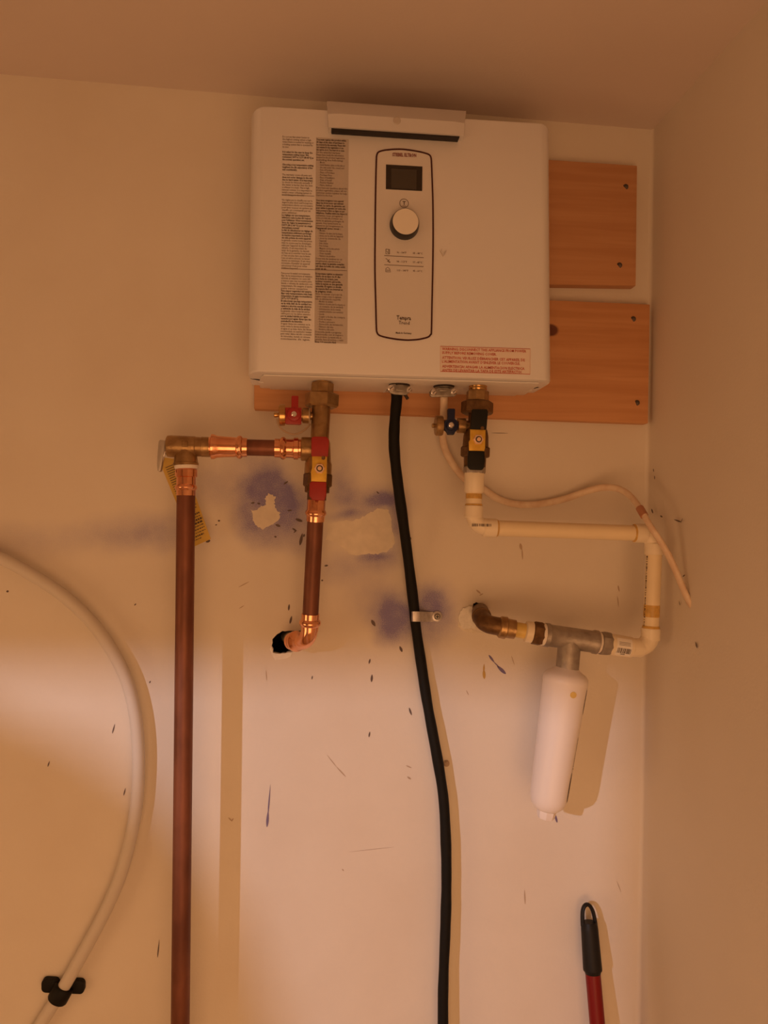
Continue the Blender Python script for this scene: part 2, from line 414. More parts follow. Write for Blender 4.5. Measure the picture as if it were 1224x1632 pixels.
def wall_back():
    bm = bmesh.new()
    outer = [(XL, 0.0), (xr(0), 0.0), (xr(zc(XR_T)), zc(XR_T)), (XL, zc(XL))]
    verts = [Vector(p) for p in outer]; edges = [(i, (i+1) % 4) for i in range(4)]
    holes = []
    for hp in (hole_hot, hole_cold):
        pts = [P(u, v, 0) for u, v in hp]; pts = [Vector((p.x, p.z)) for p in pts]
        k = len(verts); verts += pts; n = len(pts); edges += [(k+i, k+(i+1) % n) for i in range(n)]
        holes.append(pts)
    vo, eo, fo, *_ = delaunay_2d_cdt(verts, edges, [], 0, 1e-6)
    bv = [bm.verts.new((v.x, 0, v.y)) for v in vo]
    for f in fo:
        c = sum((vo[i] for i in f), Vector((0, 0)))/len(f)
        if any(point_in(c, h) for h in holes): continue
        bm.faces.new([bv[i] for i in f])
    for f in bm.faces:
        if f.normal.y > 0: f.normal_flip()
    bm.normal_update()
    for f in bm.faces:
        if f.normal.y > 0: f.normal_flip()
    o = mesh_obj('wall_back', bm, wall_material(), at=(0, 0, 0))
    struct(o, 'cream painted back wall with violet overspray stains and two ragged holes')
    # broken plasterboard edge and the dark stud space behind each hole
    for pts in holes:
        m = MB(); n = len(pts)
        a = [m.bm.verts.new((p.x, 0, p.y)) for p in pts]
        c = sum(pts, Vector((0, 0)))/n
        b = [m.bm.verts.new((c.x+(p.x-c.x)*(1.0+0.05*random.random()), 0.013, c.y+(p.y-c.y)*(1.0+0.05*random.random()))) for p in pts]
        for i in range(n): m.bm.faces.new((a[i], b[i], b[(i+1) % n], a[(i+1) % n]))
        m.build('plasterboard_edge', 'plaster', o, smooth=None)
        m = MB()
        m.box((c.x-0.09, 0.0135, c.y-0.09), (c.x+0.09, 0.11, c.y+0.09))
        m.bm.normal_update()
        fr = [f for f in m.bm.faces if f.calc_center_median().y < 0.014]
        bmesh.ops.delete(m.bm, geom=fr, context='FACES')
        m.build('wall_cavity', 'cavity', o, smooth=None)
    return o
WB = wall_back()

def quad_wall(name, pts, m, label):
    mb = MB(); mb.bm.faces.new([mb.bm.verts.new(Vector(p)) for p in pts])
    return struct(mesh_obj(name, mb.bm, m, at=(0, 0, 0)), label)
XH, YH = -3.6, -4.4
WR = quad_wall('wall_right', [(xr(0), 0, 0), (xr(0), YF, 0), (xr(zc(XR_T)), YF, zc(XR_T)), (xr(zc(XR_T)), 0, zc(XR_T))], 'paint', 'cream painted right wall meeting the back wall in the corner')
quad_wall('wall_left', [(XL, 0, 0), (XL, 0, zc(XL)), (XL, YF, zc(XL)), (XL, YF, 0)], 'paint', 'cream painted left wall of the utility closet')
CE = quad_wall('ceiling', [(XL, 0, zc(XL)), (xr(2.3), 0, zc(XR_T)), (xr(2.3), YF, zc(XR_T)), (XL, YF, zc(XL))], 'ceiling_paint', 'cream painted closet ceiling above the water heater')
quad_wall('floor', [(XH, 0.02, 0), (1.2, 0.02, 0), (1.2, YH, 0), (XH, YH, 0)], 'floor_vinyl', 'tan vinyl floor of the closet')
# doorway behind the viewer, unseen; its slanted left side is made up to trim the lamp's light
def through_door(u, v):
    p = P(u, v, 0).lerp(LAMP, -YF/-LAMP.y); return (p.x, p.z)
XJ = through_door(1000, 1050)[0]
OP = [(XJ, 0.0), (XJ, through_door(1000, 1050)[1]), through_door(620, 1024), through_door(400, 993), through_door(-400, 988), through_door(-380, 1062), through_door(-90, 1092), through_door(45, 1185), through_door(150, 1330), through_door(205, 1490), through_door(245, 1700), (through_door(245, 1700)[0], 0.0)]
def slab(name, pts, y0, y1, m_, parent=None):
    mb_ = MB(); mb_.prism([(x, y0, z) for x, z in pts], (0, y1-y0, 0))
    return mb_.build(name, m_, parent, smooth=None, at=(0, 0, 0))
WF = slab('wall_front', [OP[0], (0.75, 0), (0.75, 2.6), (XL-0.1, 2.6), (XL-0.1, 0)] + OP[::-1][:-1], YF-0.1, YF, 'paint')
struct(WF, 'cream painted front wall behind the viewer, its doorway shaped to trim the light')

def fillet(name, corner, ends, dirs, r, m_, label):
    """concave skim of filler in an inside corner; ends = two corner points, dirs = the two inward directions"""
    mb_ = MB(); rows = []
    for e in ends:
        c = Vector(e)+(Vector(dirs[0])+Vector(dirs[1]))*r
        rows.append([mb_.bm.verts.new(c-Vector(dirs[0])*r*math.cos(t*math.pi/16)-Vector(dirs[1])*r*math.sin(t*math.pi/16)) for t in range(9)])
    for i in range(8): mb_.bm.faces.new((rows[0][i], rows[0][i+1], rows[1][i+1], rows[1][i]))
    return struct(mb_.build(name, m_, smooth=60, at=(0, 0, 0)), label)
ZT = zc(XR_T)
fillet('trim_1', None, [(xr(0), 0, 0), (xr(ZT), 0, ZT)], ((-1, 0, 0), (0, -1, 0)), 0.006, 'paint', 'rounded filler in the corner of back and right wall')

# ---- marks on the walls: peeled patches and torn plaster (a little relief), dried drips
def ragged(pts, sub=5, amp=0.0012, seed=0):
    out = []; n = len(pts); rnd = random.Random(seed)
    for i in range(n):
        a, b = pts[i], pts[(i+1) % n]
        for k in range(sub):
            p = a.lerp(b, k/sub)
            out.append(p + Vector((rnd.uniform(-amp, amp), 0, rnd.uniform(-amp, amp))))
    return out
def flat_patch(name, px, m, thick, seed, amp=0.0012, sub=5):
    mb = MB(); pts = ragged([P(u, v, -thick) for u, v in px], sub, amp, seed)
    bm = mb.bm; n = len(pts); v2 = [Vector((p.x, p.z)) for p in pts]
    vo, eo, fo, *_ = delaunay_2d_cdt(v2, [(i, (i+1) % n) for i in range(n)], [], 0, 1e-7)
    bv = [bm.verts.new((v.x, -thick, v.y)) for v in vo]
    for f in fo:
        c = sum((vo[i] for i in f), Vector((0, 0)))/len(f)
        if point_in(c, v2): bm.faces.new([bv[i] for i in f])
    ed = [e for e in bm.edges if len(e.link_faces) == 1]
    ex = bmesh.ops.extrude_edge_only(bm, edges=ed)
    for g in ex['geom']:
        if isinstance(g, bmesh.types.BMVert): g.co.y = 0.0
    bmesh.ops.delete(bm, geom=[v for v in bm.verts if not v.link_faces], context='VERTS')
    return mb.build(name, m, WB, smooth=None)
q = lambda pts, ox, oy, s: [(ox+x/s, oy+y/s) for x, y in pts]
flat_patch('bare_patch', q([(735, 692), (775, 708), (768, 752), (785, 790), (802, 806), (795, 850), (752, 878), (700, 902), (655, 880), (638, 838), (636, 792), (668, 790), (690, 765), (722, 758), (715, 720)], 230, 600, 3.709), 'bare', 0.0005, 1)['label'] = 'bare patch of peeled paint inside the violet stain'
flat_patch('bare_patch', q([(700, 285), (780, 268), (850, 267), (900, 250), (950, 222), (1000, 195), (1068, 202), (1082, 262), (1090, 330), (1108, 410), (1060, 458), (1000, 470), (950, 468), (880, 480), (830, 468), (790, 425), (740, 400), (690, 380)], 340, 760, 3.825), 'bare', 0.0005, 2)['label'] = 'large bare patch of peeled paint beside the black cord'
flat_patch('torn_paper', q([(228, 520), (240, 548), (300, 558), (350, 554), (400, 542), (452, 548), (430, 585), (380, 608), (300, 622), (258, 625), (236, 590), (218, 545), (205, 505), (214, 470), (226, 480)], 400, 960, 6.8), 'plaster', 0.0012, 3, 0.0005, 3)['label'] = 'torn plasterboard paper under the ragged hole'
flat_patch('spackle_blob', q([(868, 195), (800, 205), (740, 235), (705, 290), (690, 360), (715, 440), (770, 482), (830, 462), (900, 465), (905, 420), (872, 388), (866, 300)], 640, 940, 7.65), 'plaster', 0.0036, 4, 0.0010, 4)['label'] = 'white lump of spackle beside the small hole'
flat_patch('spackle_blob', q([(690, 360), (715, 440), (770, 482), (830, 470), (920, 500), (1000, 535), (980, 550), (880, 530), (760, 505), (690, 450)], 640, 940, 7.65), 'bare', 0.0006, 5, 0.0006, 3)

def drip(bm, a, b, w0, w1, plane=lambda u, v: P(u, v, -0.0004)):
    """elongated blob from pixel a to pixel b"""
    pa = plane(*a); pb = plane(*b); k = S(0)
    d = (pb-pa); L = max(d.length, 1e-5); d = d/L
    nrm = Vector((0, -1, 0)) if abs(plane(0, 0).y+0.0004) < 1e-6 else Vector((-1, 0, 0))
    s = d.cross(nrm).normalized()
    N = 8; Ls, Rs = [], []
    for i in range(N+1):
        t = i/N; w = (w0+(w1-w0)*t)*k*0.46*(math.sin(math.pi*(0.03+0.94*t))**0.7)
        c = pa+d*(L*t)
        Ls.append(bm.verts.new(c+s*w)); Rs.append(bm.verts.new(c-s*w))
    for i in range(N): bm.faces.new((Ls[i], Rs[i], Rs[i+1], Ls[i+1]))
def drip_obj(name, m, lst, parent, plane=None, label=None, stuff=False):
    mb = MB()
    for e in lst:
        if plane: drip(mb.bm, e[0], e[1], e[2], e[3], plane)
        else: drip(mb.bm, e[0], e[1], e[2], e[3])
    o = mb.build(name, m, parent, smooth=None)
    if label: o['label'] = label
    if stuff: o['kind'] = 'stuff'
    return o
drip_obj('paint_drip', 'drip_blue', [((431, 1250), (427, 1300), 1.2, 3.2), ((427.5, 1292), (425.5, 1318), 3.2, 5.2)], WB, label='long violet paint drip')
drip_obj('paint_drip', 'drip_blue', [((779, 1044), (788, 1056), 4.5, 3), ((786, 1054), (796, 1064), 1.5, 2), ((792, 1061), (806, 1074), 4.5, 7)], WB, label='slanting violet paint smear')
drip_obj('paint_drip', 'drip_yellow', [((771.5, 1058), (771, 1070), 1.6, 4), ((771, 1067), (772, 1082), 4.5, 6)], WB, label='yellow glue drip')
drip_obj('paint_drip', 'drip_brown', [((829, 866), (831, 876), 5, 5), ((832, 874), (833, 892), 2, 2)], WB, label='brown drip below the plastic pipe')
drip_obj('paint_specks', 'drip_dark', [
    ((593, 1075), (592, 1087), 3.5, 4.5), ((652, 1128), (656, 1140), 3.5, 3), ((589.5, 1166), (588, 1175), 2.5, 3), ((183, 1154), (179, 1169), 1.6, 2.6),
    ((200, 1256), (197, 1268), 1.5, 2.6), ((79, 1213), (76, 1222), 1.5, 2.4), ((254, 1497), (251, 1526), 1, 2.6), ((461, 963), (460, 973), 3, 3.5),
    ((465, 982), (462, 994), 3.5, 4), ((482, 850), (478, 869), 4, 6), ((485, 851), (484, 856), 3, 3), ((592, 988), (598, 998), 6, 5), ((637, 1030), (641, 1039), 4, 5),
    ((590, 1050), (588, 1058), 3, 3), ((10, 943), (14, 942), 3.5, 3.5), ((217, 962), (214, 965), 2, 2), ((240, 1085), (238, 1089), 2, 2), ((347, 830), (351, 830), 3, 3),
    ((437, 855), (441, 856), 3, 3), ((517, 902), (523, 901), 3, 3), ((512, 925), (515, 925), 3, 3), ((498, 1077), (497, 1083), 2, 2), ((458, 814), (466, 813), 3, 2), ((452, 772), (459, 767), 3, 3),
    ((471, 827), (482, 831), 5, 5), ((466, 842), (472, 846), 3, 3), ((468, 849), (473, 845), 2, 2), ((439, 836), (447, 839), 4, 4), ((400, 802), (406, 801), 2.5, 3), ((410, 802), (415, 803), 3, 3),
    ((654, 856), (655, 860), 2.5, 2), ((600, 783), (604, 787), 2, 2), ((783, 690), (810, 690.4), 0.9, 0.9), ((328, 864), (335, 861), 4, 5), ((343, 837), (346, 836), 2, 2)], WB, label='small dark paint specks', stuff=True)
drip_obj('scuff_marks', 'drip_brown', [
    ((521, 1203), (536, 1222), 0.9, 1.6), ((536, 1222), (551, 1238), 1.6, 2.2), ((647, 1220), (656, 1224), 2, 2), ((649, 1238), (655, 1242), 3, 3), ((364, 1303), (370, 1309), 2, 2), ((369, 1309), (372, 1304), 2, 2),
    ((555, 1358), (628, 1350), 0.8, 0.8), ((985, 933), (987, 943), 3, 2.5), ((984, 950), (986, 968), 2, 1.2), ((836, 1418), (837, 1441), 2.0, 2.6), ((380, 936), (397, 927), 1.6, 1.6), ((381, 970), (389, 965), 1.4, 1.4),
    ((743, 1100), (747, 1108), 1.4, 1.4), ((983, 1404), (990, 1422), 1, 1), ((815, 1045), (820, 1060), 1.2, 1.2), ((759, 940), (766, 946), 3, 3), ((764, 949), (770, 946), 2, 2), ((425, 1085), (424, 1068), 1.5, 1.5), ((545, 1385), (548, 1388), 2, 2)], WB, label='faint brown scuff marks', stuff=True)
rwp = lambda u, v: PX(u, v, xr(1.5)-0.003)
drip_obj('paint_specks', 'drip_dark', [((1108.5, 1023), (1111, 1033), 3.5, 4.5), ((1114.5, 1179), (1115.5, 1184), 2, 2), ((1082, 958), (1084, 965), 2, 2.5), ((1088, 919), (1092, 916), 2.5, 2),
    ((1074, 828), (1086, 832), 2, 3), ((1085, 833), (1088, 826), 1.5, 1.5), ((1052, 822), (1056, 824), 3, 3), ((1108, 90), (1118, 86), 1.5, 1.5)], WR, plane=rwp, label='small dark specks on the right wall', stuff=True)
drip_obj('paint_specks', 'drip_dark', [((1041, 747), (1042, 752), 3, 3), ((1043, 758), (1043.5, 764), 3, 3.5), ((1038, 811), (1041, 818), 4.5, 5)], WR, plane=lambda u, v: PX(u, v, xr(1.5)-0.003), stuff=True)
mb = MB()
mb.lathe(P(711.5, 1217, 0), P(711.5, 1217, -0.006), [(0, 5*S(0)), (0.6, 5*S(0)), (1, 2*S(0))], 10)
tag(mb.build('wall_anchor', 'drip_brown'), 'small brown screw anchor in the wall just right of the black cord', 'anchor')

# ------------------------------------------------------------------ pine boards
kn = P(877, 526, -0.019)
def board(name, px, label, screws, m):
    yb = -0.019
    t = thing(name, label, 'board', P(sum(p[0] for p in px)/4, max(p[1] for p in px), 0), 'pine mounting boards')
    mb = MB(); mb.pxprism(px, yb, 0.0188, 0.0016)
    o = mb.build('plank', m, t)
    for u, v in screws:
        mb = MB(); a = P(u, v, yb+0.002); b = P(u, v, yb-0.0008); r = 4.6*S(yb)
        mb.lathe(a, b, [(0, r), (0.9, r), (1.0, r*0.85)], 16)
        s = mb.build('screw', 'screw_dark', t)
    return t
wood_material('pine_upper', None, (0.60, 0.31, 0.15), (0.53, 0.255, 0.115))
board('pine_board', [(455, 447), (1013.5, 455.5), (1015.7, 263.8), (455, 226)][::-1], 'upper pine board behind the water heater, two dark screws at its right end', [(997, 298), (987, 423)], 'pine_upper')
# knot position is given in the plank's own space
lower_px = [(405, 652), (1033, 675), (1036, 485), (405, 458)][::-1]
base = P(sum(p[0] for p in lower_px)/4, max(p[1] for p in lower_px), 0)
wood_material('pine_lower', kn-base, (0.66, 0.33, 0.15), (0.57, 0.265, 0.11))
board('pine_board', lower_px, 'lower wide pine board with a dark knot, running below the water heater', [(1009, 508.6), (1015, 642)], 'pine_lower')

# ------------------------------------------------------------------ water heater
YFRONT, YSIDE, YBACK = -0.136, -0.100, -0.0195
xlt, xlb = P(401, 190, YSIDE).x, P(396.3, 600, YSIDE).x
xrt, xrb = P(870.5, 215, YSIDE).x, P(873.3, 608, YSIDE).x
tl, tr = P(424, 167.6, YFRONT), P(841, 193.5, YFRONT)
bl, br = P(414, 593, YFRONT), P(854, 606, YFRONT)
def ztop(x): return tl.z + (tr.z-tl.z)*(x-tl.x)/(tr.x-tl.x)
def zbot(x): return bl.z + (br.z-bl.z)*(x-bl.x)/(br.x-bl.x)
HT = thing('water_heater', 'white wall-mounted tankless electric water heater with dial, screen and printed labels', 'water heater', ((xlb+xrb)/2, -0.08, zbot(0)))
def heater_shell(y0, inset, zlo, zhi, front=YFRONT):
    """plan outline with elliptical front corners, swept from bottom to top"""
    mb = MB(); rings = []
    rx, ry = 0.020, abs(front-YSIDE)
    for k, (f, pull) in enumerate(zlo + zhi):
        ring = []
        prof = [(0.0, y0, 0)]
        for i in range(9):
            a = math.pi/2*i/8
            prof.append((rx*(1-math.cos(a)), YSIDE-ry*math.sin(a), 0))
        for (dx, y, _) in prof:
            ring.append((0, dx, y))
        for (dx, y, _) in reversed(prof):
            ring.append((1, dx, y))
        vs_ = []
        for side, dx, y in ring:
            e = inset+pull
            zz = f
            x_l = xlb+(xlt-xlb)*zz; x_r = xrb+(xrt-xrb)*zz
            x = x_l+dx+e if side == 0 else x_r-dx-e
            yy = y + (e if y < YSIDE else 0)*1.0
            vs_.append(mb.bm.verts.new((x, yy, zbot(x)*(1-zz)+ztop(x)*zz)))
        rings.append(vs_)
    mb.skin(rings)
    return mb
sh = heater_shell(YBACK-0.020, 0.0, [(0.0, 0.0035), (0.003, 0.001), (0.009, 0.0)], [(0.3, 0), (0.6, 0), (0.99, 0.0), (0.996, 0.001), (1.0, 0.0035)])
sh.build('cover', 'white_plastic', HT, 30)
# back tray, a little inside the cover, with the bottom plate that carries the connections
mb = MB()
x0, x1 = xlb+0.012, xrb-0.012
mb.prism([(x0, YBACK, zbot(x0)-0.001), (x1, YBACK, zbot(x1)-0.001), (x1, YBACK, ztop(x1)-0.012), (x0, YBACK, ztop(x0)-0.012)], (0, -0.045, 0), 0.002)
mb.build('back_tray', 'tray_plastic', HT)
mb = MB()
xa, xb = xlb+0.022, xrb-0.022
mb.prism([(xa, -0.125, zbot(xa)-0.0004), (xb, -0.125, zbot(xb)-0.0004), (xb+0.006, -0.100, zbot(xb)-0.0004), (xb-0.006, YBACK-0.002, zbot(xb)-0.0004), (xa+0.006, YBACK-0.002, zbot(xa)-0.0004), (xa-0.006, -0.100, zbot(xa)-0.0004)], (0, 0, -0.0022), 0.0008)
mb.build('bottom_plate', 'tray_plastic', HT)
for (a, b) in (((399.5, 603.2), (414, 605.8)), ((851, 619), (869, 613.5))):
    mb = MB(); yy = -0.086
    mb.tube([P(a[0], a[1], yy), P(b[0], b[1], yy)], 0.0008, 6, smooth=False)
    mb.build('seam', 'black_gap', HT)

# latch bar on the top edge
yl = YFRONT-0.016
def latch():
    mb = MB()
    prof_l = [P(521, 161, yl+0.026), P(522, 174.5, yl+0.005), P(522.5, 180, yl), P(524, 201.5, yl), P(524.3, 203.5, yl+0.003)]
    prof_r = [P(743, 177, yl+0.026), P(741.5, 190.5, yl+0.005), P(741, 195, yl), P(739.5, 215.5, yl), P(739, 217.5, yl+0.003)]
    def back(p, y): return Vector((p.x, y, p.z))
    pl = prof_l + [back(prof_l[-1], YFRONT+0.002), back(prof_l[0], YFRONT+0.05)]
    pr = prof_r + [back(prof_r[-1], YFRONT+0.002), back(prof_r[0], YFRONT+0.05)]
    rings = []
    N = 12
    for k in range(N+1):
        t = k/N; e = 0.0025 if k in (0, N) else 0
        rr = []
        for a, b in zip(pl, pr):
            p = a.lerp(b, t)
            if e and p.y < YFRONT: p.y += e
            rr.append(mb.bm.verts.new(p))
        rings.append(rr)
    mb.skin(rings)
    o = mb.build('latch_bar', 'latch_grey', HT, 25)
    mb = MB()
    c = P(632.5, 193, yl+0.001); mb.lathe(c, c+Vector((0, -0.0025, 0)), [(0, 6.2*S(yl)), (0.7, 6.2*S(yl)), (1, 5.0*S(yl))], 24)
    mb.build('screw', 'label_grey', o)
    mb = MB(); mb.pxprism([(528, 203.0), (733, 216.3), (732, 219.9), (529, 206.9)][::-1], yl+0.0035, 0.012, 0.0004)
    mb.build('latch_gap', 'black_gap', HT)
latch()

# control panel
outline = [(600.1, 249.6), (601.5, 244.5), (604.7, 241.6), (612, 239.6), (624.3, 238.2), (633, 237.8), (642, 238), (653, 239.2), (663.5, 240.9), (672, 242.6), (680.2, 244.9), (684.4, 247), (686.8, 251),
           (687.8, 262), (689, 295), (690, 328), (690.3, 380), (689.6, 432), (688.5, 484), (687.6, 528), (686.3, 533), (681.7, 537.4), (668, 540.8), (655, 541.9), (647, 542), (634, 540.9), (621, 538.9), (610, 536.4),
           (603.7, 533.8), (600.8, 529.5), (599.9, 522), (598.9, 484), (597.6, 432), (597.8, 380), (598.4, 320), (599.3, 275)]
yp = YFRONT-0.0012
mb = MB(); mb.pxprism(outline[::-1], yp, 0.0016)
PAN = mb.build('control_panel', 'panel_plastic', HT, None)
mb = MB(); loop = crom([P(u, v, yp-0.0003) for u, v in outline+[outline[0]]], 4)[:-1]
mb.strip(loop, 2.7*S(yp), yp, closed=True); mb.build('panel_outline', 'outline_red', PAN, None)
mb = MB(); mb.pxprism([(615.2, 262), (673.3, 265.3), (672.9, 304.3), (615, 301.2)][::-1], yp-0.0006, 0.0008, 0.0002)
SCR = mb.build('display', 'screen', PAN, None)
mb = MB(); mb.pxprism([(623.8, 268.5), (664, 270.8), (663.6, 302), (623.6, 299.8)][::-1], yp-0.0010, 0.0005)
mb.build('display_glass', 'screen_lcd', SCR, None)
kc = P(644.3, 359.3, yp); s = S(yp)
kcf = P(645.3, 355.2, yp-0.014)
kcf = Vector((kc.x, yp-0.0135, kc.z))
mb = MB(); mb.lathe(kc, kcf, [(0, 23.8*s), (0.25, 23.6*s), (0.85, 22.0*s), (1.0, 21.2*s)], 48)
KN = mb.build('knob', 'knob_black', PAN)
mb = MB(); mb.lathe(kcf+Vector((0, 0.0004, 0)), kcf-Vector((0, 0.0012, 0)), [(0, 20.7*s), (0.7, 20.6*s), (1.0, 19.9*s)], 48)
mb.build('knob_cap', 'knob_cap', KN)
# prints on the panel
mb = MB(); c = P(644, 324, yp-0.0004)
mb.strip([c+Vector((7.0*s*math.cos(a*math.pi/16), 0, 7.0*s*math.sin(a*math.pi/16))) for a in range(32)], 1.0*s, yp, closed=True)
mb.strip([P(641, 328.3, yp-.0004), P(647, 328.6, yp-.0004)], 0.8*s, yp)
mb.build('dial_symbol', 'ink_soft', PAN, None)
mb = MB(); text_bm(mb.bm, 'T', (641.6, 326.2), (646.6, 326.4), 5.6, yp, bold=0.03); mb.build('dial_letter', 'ink', PAN, None)
mb = MB()
text_bm(mb.bm, 'STIEBEL ELTRON', (625.5, 248.7), (663.5, 250.2), 5.4, yp, bold=0.035); mb.build('brand_print', 'brand_red', PAN, None)
mb = MB()
text_bm(mb.bm, 'Tempra', (632, 509.0), (655, 510.2), 6.4, yp, bold=0.025)
text_bm(mb.bm, 'Trend', (635.3, 516.6), (652.5, 517.6), 5.6, yp, bold=0.008)
text_bm(mb.bm, 'Made in Germany', (630.8, 531.6), (656, 532.6), 2.8, yp, bold=0.03)
mb.build('model_print', 'ink', PAN, None)
mb = MB()
for txt, a, b in (('96 - 104°F', (632.4, 403.6), (647.5, 404.2)), ('35 - 40°C', (658, 404.8), (673.3, 405.4)), ('98 - 113°F', (632, 418.1), (648.5, 418.8)), ('37 - 45°C', (658, 419.3), (672.8, 419.9)),
                  ('113 - 140°F', (632.8, 432.2), (650.6, 432.9)), ('45 - 60°C', (658, 433.0), (672.8, 433.6))):
    text_bm(mb.bm, txt, a, b, 2.9, yp, bold=0.02)
for a, b in (((612.4, 407.3), (675.4, 410.7)), ((612.4, 421.9), (675, 425.0))):
    mb.strip([P(*a, yp-.0004), P(*b, yp-.0004)], 0.9*s, yp)
def strokes(lst, w=0.9):
    for ln_ in lst: mb.strip([P(u, v, yp-.0004) for u, v in ln_], w*s, yp)
strokes([[(615, 397), (621, 397.5), (621, 405), (615, 404.6), (615, 397)], [(619.6, 397), (619.6, 404.8)], [(616.5, 400), (618, 403)]])                # tap
strokes([[(614.5, 411.8), (618, 414), (619.5, 418), (622.3, 417)], [(617, 417), (621, 413.5)], [(618.5, 415), (621.5, 419)]])                             # shower
strokes([[(614.8, 433), (615, 428), (618, 425.8), (621, 428.6), (622.6, 433.3), (614.8, 433)], [(616, 430.5), (621.5, 431)]])                             # house
mb.build('temperature_print', 'ink_soft', PAN, None)

# instruction print on the left: two columns
def lines_column(x_t, x_b, v_t, v_b, rows, wmax, slope, y, boldset, name, parent):
    reg = MB(); bol = MB()
    n = len(rows)
    for i, (t, wfrac) in enumerate(rows):
        if not t: continue
        f = i/(n-1); v = v_t+(v_b-v_t)*f; x = x_t+(x_b-x_t)*f
        b = t.startswith('*')
        tt = t.lstrip('*')
        ind = 4.0 if tt.startswith('- ') else 0.0
        text_bm((bol if b else reg).bm, tt, (x+ind, v), (x+ind+(wmax-ind)*wfrac, v+(wmax-ind)*wfrac*slope), 2.85, y, bold=0.030 if b else 0.012)
    reg.build(name, 'ink_soft', parent, None)['kind'] = 'stuff'; bol.build(name, 'ink', parent, None)['kind'] = 'stuff'
yt = YFRONT-0.0002
COL1 = [('Do not set this water heater to', .86), ('the highest setting unless a high', .92), ('temperature is needed for washing or', 1.), ('a heating system that is operated by', .97), ('its user.', .21), ('', 0),
        ('*It is safest for the user to keep the', .97), ('*temperature setting lower. We', .85), ('*recommend 104°F to 115°F (40-46°C) as', 1.), ('*the normal operation set.', .71), ('', 0),
        ('*Choosing a low temperature setting', 1.), ('*lengthens the life expectancy of the', .98), ('*unit considerably.', .48), ('', 0),
        ('The warranty covers all parts and', .94), ('*does not cover damage to the unit', .98), ('*due to hard water. It is important', .98), ('to check for limescale annually. If', .97), ('the water is harder than the limit', .98),
        ('a softener is a must. This is high', .87), ('mineral content. It is important to', .97), ('install a water softening system to', .95), ('avoid damage to the unit.', .71), ('', 0),
        ('Ne réglez pas le chauffe-eau sur le', .98), ('degré le plus élevé sauf lorsqu’une', .98), ('température élevée est nécessaire', .99), ('pour laver ou pour un système qui', .98), ('chauffe est commandé par un', .92), ('autre utilisateur.', .49),
        ('*Le réglage sur une température', .91), ('*inférieure reste le plus sûr respect', .94), ('*pour l’utilisateur. Nous recommandons', 1.), ('*donc de régler la température à', .93), ('*104°F (40 à 46°C) pour un usage', .99), ('*domestique normal.', .57),
        ('*Le fait de sélectionner un réglage de', 1.), ('*température inférieure prolonge', .96), ('*de manière importante la durée de', .95), ('*vie utile prévue de votre appareil.', .95),
        ('La garantie couvre toutes les pièces', .98), ('mais ne couvre pas les dommages', .95), ('subis par l’appareil du fait de l’eau', .96), ('calcaire. Il est important de', .81), ('tenir de la garantie. La dureté', .89),
        ('de l’eau est à contrôler tous les ans', .95), ('si l’eau est plus dure que la limite', .92), ('l’eau est alors adoucie. La teneur', .92), ('élevée en minéraux. Il est donc', .94), ('nécessaire d’installer un appareil', .91), ('adoucisseur d’eau pour éviter', .83), ('d’abîmer l’appareil.', .54), ('', 0),
        ('Para poner la unidad correctamente', .93), ('fijar de la temperatura al máximo', 1.), ('ajústela al máximo no será útil', .93), ('a menos que sea necesaria para', .98), ('lavado o sistema de calefacción con', 1.), ('temperatura. No asegure el ajuste', 1.), ('para otros usuarios.', .87),
        ('*Para mayor seguridad del usuario', .98), ('*fijar una temperatura más baja', 1.), ('*temperatura de agua recomendamos', 1.), ('*104°F a 115°F (40-46°C).', .56),
        ('*El seleccionar una baja temperatura', 1.), ('*es la vida útil de la unidad los', .98), ('*equipos y ahorran energía eléctrica', .98), ('*y extiende la vida de la unidad.', .95),
        ('La garantía cubre todas las partes', .93), ('cubre pero no los daños causados', .95), ('*por la unidad debida por agua', .86), ('*causados por aguas duras que dan', .98), ('*acumulación de minerales.', .70),
        ('Si aguas duras son comunes en la', .94), ('zona, revise la dureza anualmente', .92), ('el agua si es más dura del límite', 1.), ('recomendado un suavizador instalar', 1.), ('para evitar daños del alto contenido', 1.), ('de minerales, instale un sistema', .95), ('suavizante de agua.', .95)]
lines_column(450.4, 447.2, 219.0, 541.0, COL1, 49.5, 0.040, yt, None, 'instruction_print', HT)
mb = MB(); mb.pxprism([(503.7, 218.8), (555.8, 222.2), (553.5, 547.8), (501, 545.5)][::-1], YFRONT-0.0003, 0.0005)
GL = mb.build('instruction_label', 'label_grey', HT, None); GL['label'] = 'grey printed instruction column'
